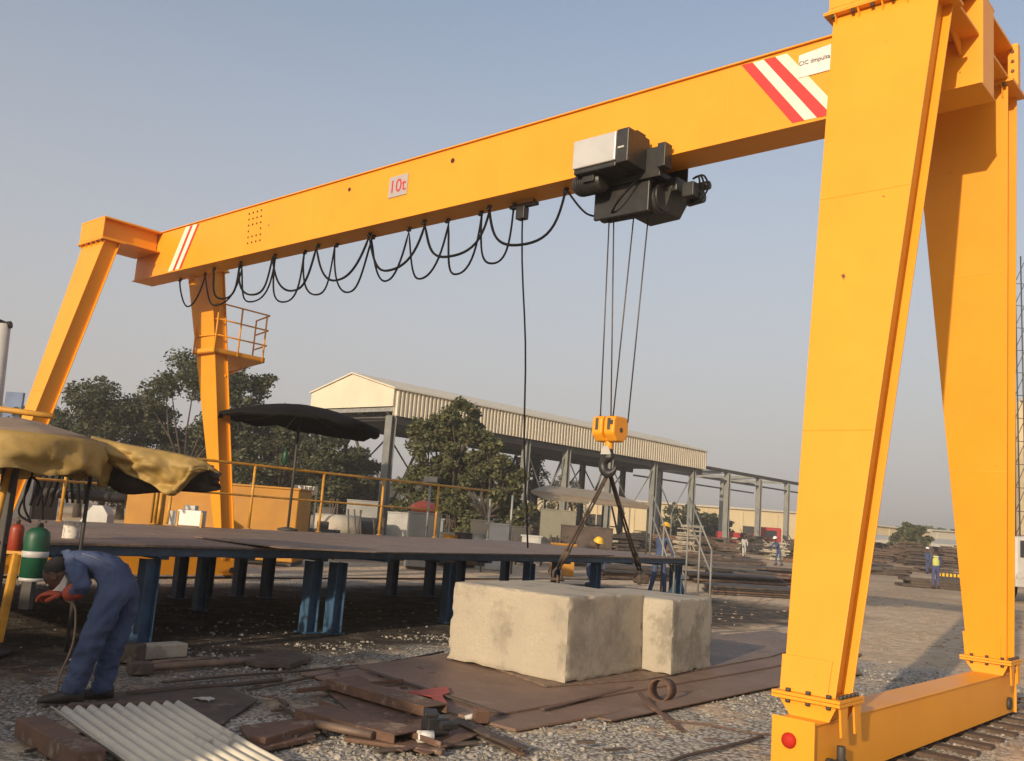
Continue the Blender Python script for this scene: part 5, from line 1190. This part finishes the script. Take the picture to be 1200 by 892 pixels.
# ================================================================== PEOPLE
def skinmesh(name, nodes, edges, root, m, parent=None, sub=2, disp=0):
    me = bpy.data.meshes.new(name); keys = list(nodes); me.from_pydata([tuple(nodes[k][0]) for k in keys], [(keys.index(a), keys.index(b)) for a, b in edges], [])
    o = bpy.data.objects.new(name, me); COL.objects.link(o)
    sk_ = o.modifiers.new('skin', 'SKIN'); sk_.branch_smoothing = .6; sk_.use_smooth_shade = True
    for i, k in enumerate(keys):
        r_ = nodes[k][1]; me.skin_vertices[0].data[i].radius = r_ if isinstance(r_, tuple) else (r_, r_)
        me.skin_vertices[0].data[i].use_root = (k == root)
    o.modifiers.new('sub', 'SUBSURF').levels = sub; o.modifiers['sub'].render_levels = sub
    bpy.context.view_layer.update()
    nm = bpy.data.meshes.new_from_object(o.evaluated_get(bpy.context.evaluated_depsgraph_get()))
    bpy.data.objects.remove(o); nm.name = name
    if disp:
        nm.update(); nor = [v.normal.copy() for v in nm.vertices]
        for v, nn_ in zip(nm.vertices, nor):
            q = v.co; w_ = noise.fractal(Vector((q.x*7+q.z*2, q.y*6, q.z*8-q.x*4)), 1, 2, 3); w_ = (1-abs(w_))**2; v.co = q+nn_*(w_-.6)*disp
    for p_ in nm.polygons: p_.use_smooth = True
    nm.materials.clear(); nm.materials.append(m); o = bpy.data.objects.new(name, nm); COL.objects.link(o)
    if parent: adopt(o, parent)
    return o
def head_mesh(c, fwd, upv, s_, parent, faceparts=True):
    """head with skull, jaw, nose, ears, brow built as one surface"""
    fwd = fwd.normalized(); upv = (upv-fwd*upv.dot(fwd)).normalized(); rgt = fwd.cross(upv)
    m = MB(); n_, k_ = 28, 20; vs = []
    for i in range(k_+1):
        th = math.pi*i/k_
        for j in range(n_):
            ph = 2*math.pi*j/n_; x, y, z = math.sin(th)*math.cos(ph), math.sin(th)*math.sin(ph), math.cos(th)   # y forward
            X, Y, Z = x*.075, y*.095, z*.115
            if z < -.1: t = (-z-.1)/.9; X *= 1-.32*t; Y = Y*(1-.12*t)+.018*t*(1 if y > 0 else 0)
            if y < 0 and z > -.5: Y *= 1.03
            f_ = max(0, y)
            g_ = lambda cx, cz, sx_, sz: math.exp(-((x-cx)/sx_)**2-((z-cz)/sz)**2)*(1 if y > 0 else 0)
            Y += .024*g_(0, -.16, .16, .17)+.008*g_(0, -.5, .35, .09)-.010*g_(.38, .05, .2, .13)-.010*g_(-.38, .05, .2, .13)+.006*g_(0, .2, .7, .1)+.008*g_(0, -.85, .4, .15)-.004*g_(0, -.36, .4, .05)
            vs.append(c+(rgt*X+fwd*Y+upv*Z)*s_)
    fs = [(i*n_+j, i*n_+(j+1) % n_, (i+1)*n_+(j+1) % n_, (i+1)*n_+j) for i in range(k_) for j in range(n_)]
    m.add(vs, fs, True)
    for sx_ in (-1, 1):
        e = c+(rgt*sx_*.078-fwd*.005)*s_; q = len(m.v); 
        m.tube([e+upv*(.03*math.cos(a))*s_+fwd*(.016*math.sin(a))*s_ for a in [i*math.pi/5 for i in range(10)]], .008*s_, 6, closed=True); m.tube([e-rgt*.004*sx_, e+rgt*.004*sx_], .02*s_, 8)
    return m
def eyes(c, fwd, upv, s_, parent):
    fwd = fwd.normalized(); upv = (upv-fwd*upv.dot(fwd)).normalized(); rgt = fwd.cross(upv)
    for sx_ in (-1, 1):
        m = MB(); m.ball(c+(rgt*sx_*.03+fwd*.083+upv*.005)*s_, .011*s_, n=10, m=6); m.build('eye', whp, parent)
def boots(ank, toe_dir, parent, m_=boot, s_=1):
    m = MB(); d = Vector(toe_dir).normalized(); sdv = Vector((-d.y, d.x, 0)); a = Vector(ank); vs = []; prof = [(-.09, .04, .09), (-.07, .048, .12), (0, .05, .13), (.05, .048, .09), (.11, .052, .065), (.17, .045, .05), (.195, .02, .03)]
    n_ = 10
    for x, w_, h in prof:
        for j in range(n_):
            an = 2*math.pi*j/n_; zz = max(0, .5+.5*math.sin(an)); vs.append(Vector((a.x, a.y, .0))+d*x*s_+sdv*w_*math.cos(an)*s_+Vector((0, 0, zz*h*s_+.004)))
    fs = [(i*n_+j, i*n_+(j+1) % n_, (i+1)*n_+(j+1) % n_, (i+1)*n_+j) for i in range(len(prof)-1) for j in range(n_)]+[tuple(range(n_)), tuple(range((len(prof)-1)*n_, len(prof)*n_))]
    m.add(vs, fs, True); return m.build('boot', m_, parent)
def hand(wr_, d, palm, parent, m_, s_=1, curl=.7, name='glove', thumb=1):
    """palm + five bent fingers from the wrist along d; palm = palm normal"""
    d = d.normalized(); palm = (palm-d*palm.dot(d)).normalized(); sd_ = d.cross(palm)*thumb; nodes = {}; ed = []
    nodes['w'] = (wr_, .026*s_); nodes['p'] = (wr_+d*.05*s_, (.036*s_, .02*s_)); ed.append(('w', 'p'))
    for f_, (off, ln, sp_) in enumerate(((-.03, .062, -.12), (-.01, .074, -.03), (.011, .078, .04), (.03, .07, .13))):
        b0 = wr_+d*.085*s_+sd_*off*s_; c_ = curl; q = b0; nodes[f'f{f_}0'] = (b0, .0115*s_); ed.append(('p', f'f{f_}0')); dr_ = (d+sd_*sp_)
        for j, L_ in enumerate((.42, .33, .25)):
            a = c_*(j+.6); v_ = (dr_*math.cos(a)+palm*math.sin(a)).normalized(); q = q+v_*ln*L_*1.25*s_; nodes[f'f{f_}{j+1}'] = (q, (.0105-.001*j)*s_); ed.append((f'f{f_}{j}', f'f{f_}{j+1}'))
    b0 = wr_+d*.03*s_+sd_*.032*s_; nodes['t0'] = (b0, .014*s_); ed.append(('p', 't0')); b1 = b0+(d*.5+sd_*.7+palm*.35).normalized()*.035*s_; nodes['t1'] = (b1, .0125*s_); ed.append(('t0', 't1'))
    b2 = b1+(d*.8+sd_*.15+palm*.6).normalized()*.032*s_; nodes['t2'] = (b2, .011*s_); ed.append(('t1', 't2'))
    return skinmesh(name, nodes, ed, 'w', m_, parent, 1)

# ---- bent worker in the left foreground
wk = thing('person', 'worker in blue coveralls bent forward working with orange gauntlets by the platform', 'person', gp(98, 820, 0))
Y = 7.35
J = dict(hip=dp(147, 682, Y), spine=dp(134, 665, Y), chest=dp(102, 655, Y), neck=dp(78, 660, Y), head=dp(70, 672, Y-.02))
J['hl'] = dp(136, 688, Y-.13); J['hr'] = dp(153, 688, Y+.10)
J['kl'] = dp(107, 754, Y-.15); J['kr'] = dp(133, 756, Y+.08)
J['al'] = dp(82, 815, Y-.10); J['ar'] = dp(117, 815, Y+.12)
J['sl'] = dp(84, 658, Y-.18); J['sr'] = dp(84, 656, Y+.17)
J['el'] = dp(99, 688, Y-.24); J['er'] = dp(96, 690, Y+.16)
J['wl'] = dp(76, 698, Y-.12); J['wr'] = dp(80, 699, Y+.04)
edges = [('hip', 'spine'), ('spine', 'chest'), ('chest', 'neck'), ('neck', 'head'), ('hip', 'hl'), ('hl', 'kl'), ('kl', 'al'), ('hip', 'hr'), ('hr', 'kr'), ('kr', 'ar'), ('chest', 'sl'), ('sl', 'el'), ('el', 'wl'), ('chest', 'sr'), ('sr', 'er'), ('er', 'wr')]
rad = dict(hip=.09, spine=.08, chest=.07, neck=.05, head=.05, hl=.06, hr=.06, kl=.045, kr=.045, al=.035, ar=.035, sl=.035, sr=.035, el=.038, er=.038, wl=.028, wr=.028)
body = skinmesh('body', {k: (v, rad[k]) for k, v in J.items()}, edges, 'hip', skin, wk)
J2 = dict(J); J2['bum'] = dp(154, 670, Y); 
radc = dict(hip=(.175, .15), spine=(.17, .13), chest=(.17, .135), hl=.12, hr=.12, kl=.092, kr=.09, al=.088, ar=.08, sl=.09, sr=.09, el=.072, er=.072, wl=.042, wr=.042, collar=.092, knl=.08, t1=.11, t2=.11, s1=.085, s2=.085)
J2['collar'] = dp(82, 659, Y); J2['t1'] = J['hl'].lerp(J['kl'], .45); J2['t2'] = J['hr'].lerp(J['kr'], .45); J2['s1'] = J['kl'].lerp(J['al'], .5); J2['s2'] = J['kr'].lerp(J['ar'], .5)
ec = [('hip', 'spine'), ('spine', 'chest'), ('chest', 'collar'), ('hip', 'hl'), ('hl', 't1'), ('t1', 'kl'), ('kl', 's1'), ('s1', 'al'), ('hip', 'hr'), ('hr', 't2'), ('t2', 'kr'), ('kr', 's2'), ('s2', 'ar'), ('chest', 'sl'), ('sl', 'el'), ('el', 'wl'), ('chest', 'sr'), ('sr', 'er'), ('er', 'wr')]
use = {k for e in ec for k in e}
skinmesh('coverall', {k: (J2[k], radc[k]) for k in J2 if k in use}, ec, 'hip', cover, wk, 3, .024)
fwdh = Vector((-.55, .0, -.83)); uph = Vector((-.75, 0, .5))
hm = head_mesh(J['head']+Vector((-.01, 0, -.02)), fwdh, uph, 1.05, wk); hm.build('head', skin, wk)
hm = MB(); hc_ = J['head']+Vector((-.02, 0, -.0)); hm.ball(hc_+uph.normalized()*.03*1+Vector((.02, 0, .015)), .094, .086, .094, 16, 12); hm.build('hair', hair, wk)
eyes(J['head']+Vector((-.01, 0, -.02)), fwdh, uph, 1.05, wk)
ms_ = MB(); c = J['head']+Vector((.015, -.02, -.1)); ms_.prism([c+Vector((.06, -.06, .1)), c+Vector((.085, -.05, .06)), c+Vector((.07, -.05, -.05)), c+Vector((.02, -.06, -.085)), c+Vector((-.02, -.06, -.03)), c+Vector((.03, -.06, .03))], (0, .12, 0)); ms_.build('face_shield', silv, wk, .006)
for w_, e_, side in (('wl', 'el', 1), ('wr', 'er', -1)):
    d = (J[w_]-J[e_]); gl = skinmesh('gauntlet_cuff', {'a': (J[e_].lerp(J[w_], .15), .076), 'b': (J[e_].lerp(J[w_], .6), .066), 'c': (J[w_], .05)}, [('a', 'b'), ('b', 'c')], 'a', glove, wk, 2, .01)
    hand(J[w_], Vector((-.95, .1, .1)), Vector((0, .2*side, -1)), wk, glove, 1.35, .55, 'glove', side)
pk = MB()
for (px, py, dY) in ((148, 690, -.275), (146, 668, -.19)):
    pass
for a_, b_, lab_ in ((J['chest']+Vector((.02, -.155, .05)), J['spine']+Vector((.02, -.165, .03)), 'seam'),):
    m = MB(); m.tube([a_, a_.lerp(b_, .5)+Vector((0, -.012, .012)), b_], .004, 5); m.build('seam', coverl, wk)
boots(J['al'], (-.95, -.3, 0), wk, s_=1.1); boots(J['ar'], (-.8, -.5, 0), wk, s_=1.05)
th_ = thing('welding_torch', 'welding torch with pale cable held in the orange gloves', 'torch', J['wl']+Vector((-.1, .1, 0)))
m = MB(); a = J['wl']+Vector((-.02, .06, -.04)); m.tube([a, a+Vector((-.12, .03, .03)), a+Vector((-.2, .03, .02))], [.018, .016, .01], 8); m.build('handle', dsteel, th_)
m = MB(); m.tube(hose([a, a+Vector((.10, -.04, -.05)), a+Vector((.13, -.06, -.3)), a+Vector((.06, -.05, -.55)), a+Vector((.03, .0, -.72)), Vector((a.x-.15, a.y+.1, .02))]), .008, 6); m.build('cable', tan, th_)

# ---- distant figures
def standing(px, D, hgt, facing, lab, cl, hatm=None, vest=None, bend=0.0, trousers=None, arms=0, z0=0, grp=None, kneel=False):
    x = dp(px, 640, D).x; o_ = Vector((x, D, z0)); t = thing('person', lab, 'person', o_, grp); f = Vector((math.sin(facing), -math.cos(facing), 0)); r_ = Vector((f.y, -f.x, 0)); k = hgt/1.75
    Z = Vector((0, 0, 1))
    def P(a, b, c): return o_+(f*a+r_*b+Z*c)*k
    hz = .95
    if kneel: hz = .55
    top = lambda h: (math.sin(bend)*h, math.cos(bend)*h)
    s1, c1_ = top(.22); s2, c2 = top(.48); s3, c3 = top(.60); s4, c4 = top(.70)
    N = dict(hip=(P(0, 0, hz), (.15*k, .11*k)), sp=(P(s1, 0, hz+c1_), (.14*k, .11*k)), ch=(P(s2*.92, 0, hz+c2*.92), (.15*k, .11*k)), nk=(P(s3, 0, hz+c3-.05), .055*k), hd=(P(s4, 0, hz+c4), .05*k))
    kz = .5 if not kneel else .48
    for sg, n_ in ((-1, 'l'), (1, 'r')):
        st_ = .07*sg
        N['h'+n_] = (P(0, sg*.10, hz-.06), .09*k); N['k'+n_] = (P(.04+st_*.8+(.3 if kneel else 0), sg*.12, kz if not (kneel and sg > 0) else .1), .065*k); N['a'+n_] = (P(-.02+st_*1.8, sg*.13, .1), .05*k)
        sh_ = (s2*.98, hz+c2*.98); N['s'+n_] = (P(sh_[0], sg*.19, sh_[1]), .06*k)
        N['e'+n_] = (P(sh_[0]+.08+arms*.1, sg*.24, sh_[1]-.27+arms*.02), .05*k); N['w'+n_] = (P(sh_[0]+.16+arms*.3, sg*.20, sh_[1]-.48+arms*.2), .035*k)
    E_ = [('hip', 'sp'), ('sp', 'ch'), ('ch', 'nk'), ('nk', 'hd')]
    for n_ in 'lr': E_ += [('hip', 'h'+n_), ('h'+n_, 'k'+n_), ('k'+n_, 'a'+n_), ('ch', 's'+n_), ('s'+n_, 'e'+n_), ('e'+n_, 'w'+n_)]
    thin = {a: (p_, tuple(q*.75 for q in r2) if isinstance(r2, tuple) else r2*.75) for a, (p_, r2) in N.items()}
    skinmesh('body', thin, E_, 'hip', skin, t, 1)
    up_ = [e for e in E_ if e[0] != 'nk' and e[1] != 'nk']
    N2 = {a: q for a, q in N.items() if a not in ('nk', 'hd')}
    skinmesh('coverall', N2, up_, 'hip', cl, t, 2)
    hd = N['hd'][0]+Z*.04; m = head_mesh(hd, (f*math.cos(bend)-Z*math.sin(bend)), (Z*math.cos(bend)+f*math.sin(bend)), k, t); m.build('head', skin, t)
    if hatm:
        m = MB(); upv = (Z*math.cos(bend)+f*math.sin(bend)); prof = [(.145, 0), (.14, .012), (.118, .02), (.112, .06), (.085, .1), (.04, .122), (.005, .126)]
        m.tube([hd+upv*(.03+h)*k for _, h in prof], [q*k for q, _ in prof], 18); m.build('hard_hat', hatm, t)
    else:
        m = MB(); m.ball(hd+Z*.03*k-f*.01, .088*k, .098*k, .1*k, 14, 10); m.build('hair', hair, t)
    if vest:
        V = {'hip': (N['hip'][0]+Z*.05*k, (.17*k, .125*k)), 'sp': (N['sp'][0], (.165*k, .13*k)), 'ch': (N['ch'][0]-Z*.02*k, (.175*k, .13*k)), 'cu': (N['ch'][0]+Z*.09*k, (.15*k, .11*k)), 'sl': (N['sl'][0], .075*k), 'sr': (N['sr'][0], .075*k)}; skinmesh('vest', V, [('hip', 'sp'), ('sp', 'ch'), ('ch', 'cu'), ('cu', 'sl'), ('cu', 'sr')], 'sp', vest, t, 2)
    for sg, n_ in ((-1, 'l'), (1, 'r')):
        hand(N['w'+n_][0], -Z+f*.3, f*-1+r_*-sg, t, skin, k, .4, 'hand', sg); boots(N['a'+n_][0]-Z*.1*k, f, t, s_=k) if z0 == 0 else None
    return t
standing(773, 23.2, 1.74, 2.2, 'worker in blue with yellow helmet standing beyond the platform end', cover, hat, bend=.25)
standing(694, 25.0, 1.70, .4, 'crouching worker whose yellow helmet shows above the deck behind the slings', cover, hat, bend=.5, kneel=True)
standing(913, 58, 1.75, -1.2, 'distant worker in blue coveralls leaning forward left of the near crane leg', cover, hatw, bend=.45, arms=1)
standing(872, 72, 1.7, .3, 'distant person in a white top near the steel frame column', whp, None)
standing(1087, 66, 1.75, .3, 'distant person in dark blue with white helmet between the near crane legs', cover, hatw)
standing(1097, 41, 1.68, 3.0, 'person in lime vest and blue trousers between the near crane legs', mat('blue_trousers', (.06, .07, .18), None, 1, .9), None, vestm)

# ================================================================== unseen cabin added off-frame to shade the left foreground
of_ = thing('shade_cabin', 'unseen grey flat roofed cabin added left behind the viewpoint to cast shade', 'cabin', Vector((-10, -2.4, 0)))
m = MB(); m.box(-15, -6.9, -3.5, -1.0, .15, 3.4); m.build('wall', creamw, of_, .02); m = MB(); m.box(-15.2, -6.7, -3.7, -.8, 3.4, 3.55); m.build('roof', gsteel, of_)
m = MB(); m.box(-14.8, -7.1, -3.3, -1.2, 0, .15); m.build('plinth', conc2, of_)
for x in (-13, -10.5, -8):
    m = MB(); m.box(x-.5, x+.5, -.998, -.97, 1.2, 2.2); m.build('window', glass, of_)

# ================================================================== AIR: dusty evening haze over the whole yard
hz = MB(); hz.box(-960, 960, -660, 1560, -1.1, 21)
hm_ = bpy.data.materials.new('dusty_air'); hm_.use_nodes = True; hn = hm_.node_tree.nodes; hn.remove(hn['Principled BSDF'])
pv_ = hn.new('ShaderNodeVolumePrincipled'); pv_.inputs['Color'].default_value = (.9, .86, .8, 1); pv_.inputs['Density'].default_value = .0016; pv_.inputs['Anisotropy'].default_value = .2
hm_.node_tree.links.new(pv_.outputs[0], hn['Material Output'].inputs['Volume'])
tag(hz.build('haze', hm_), 'thin dusty haze over the yard', 'haze', kind='stuff')
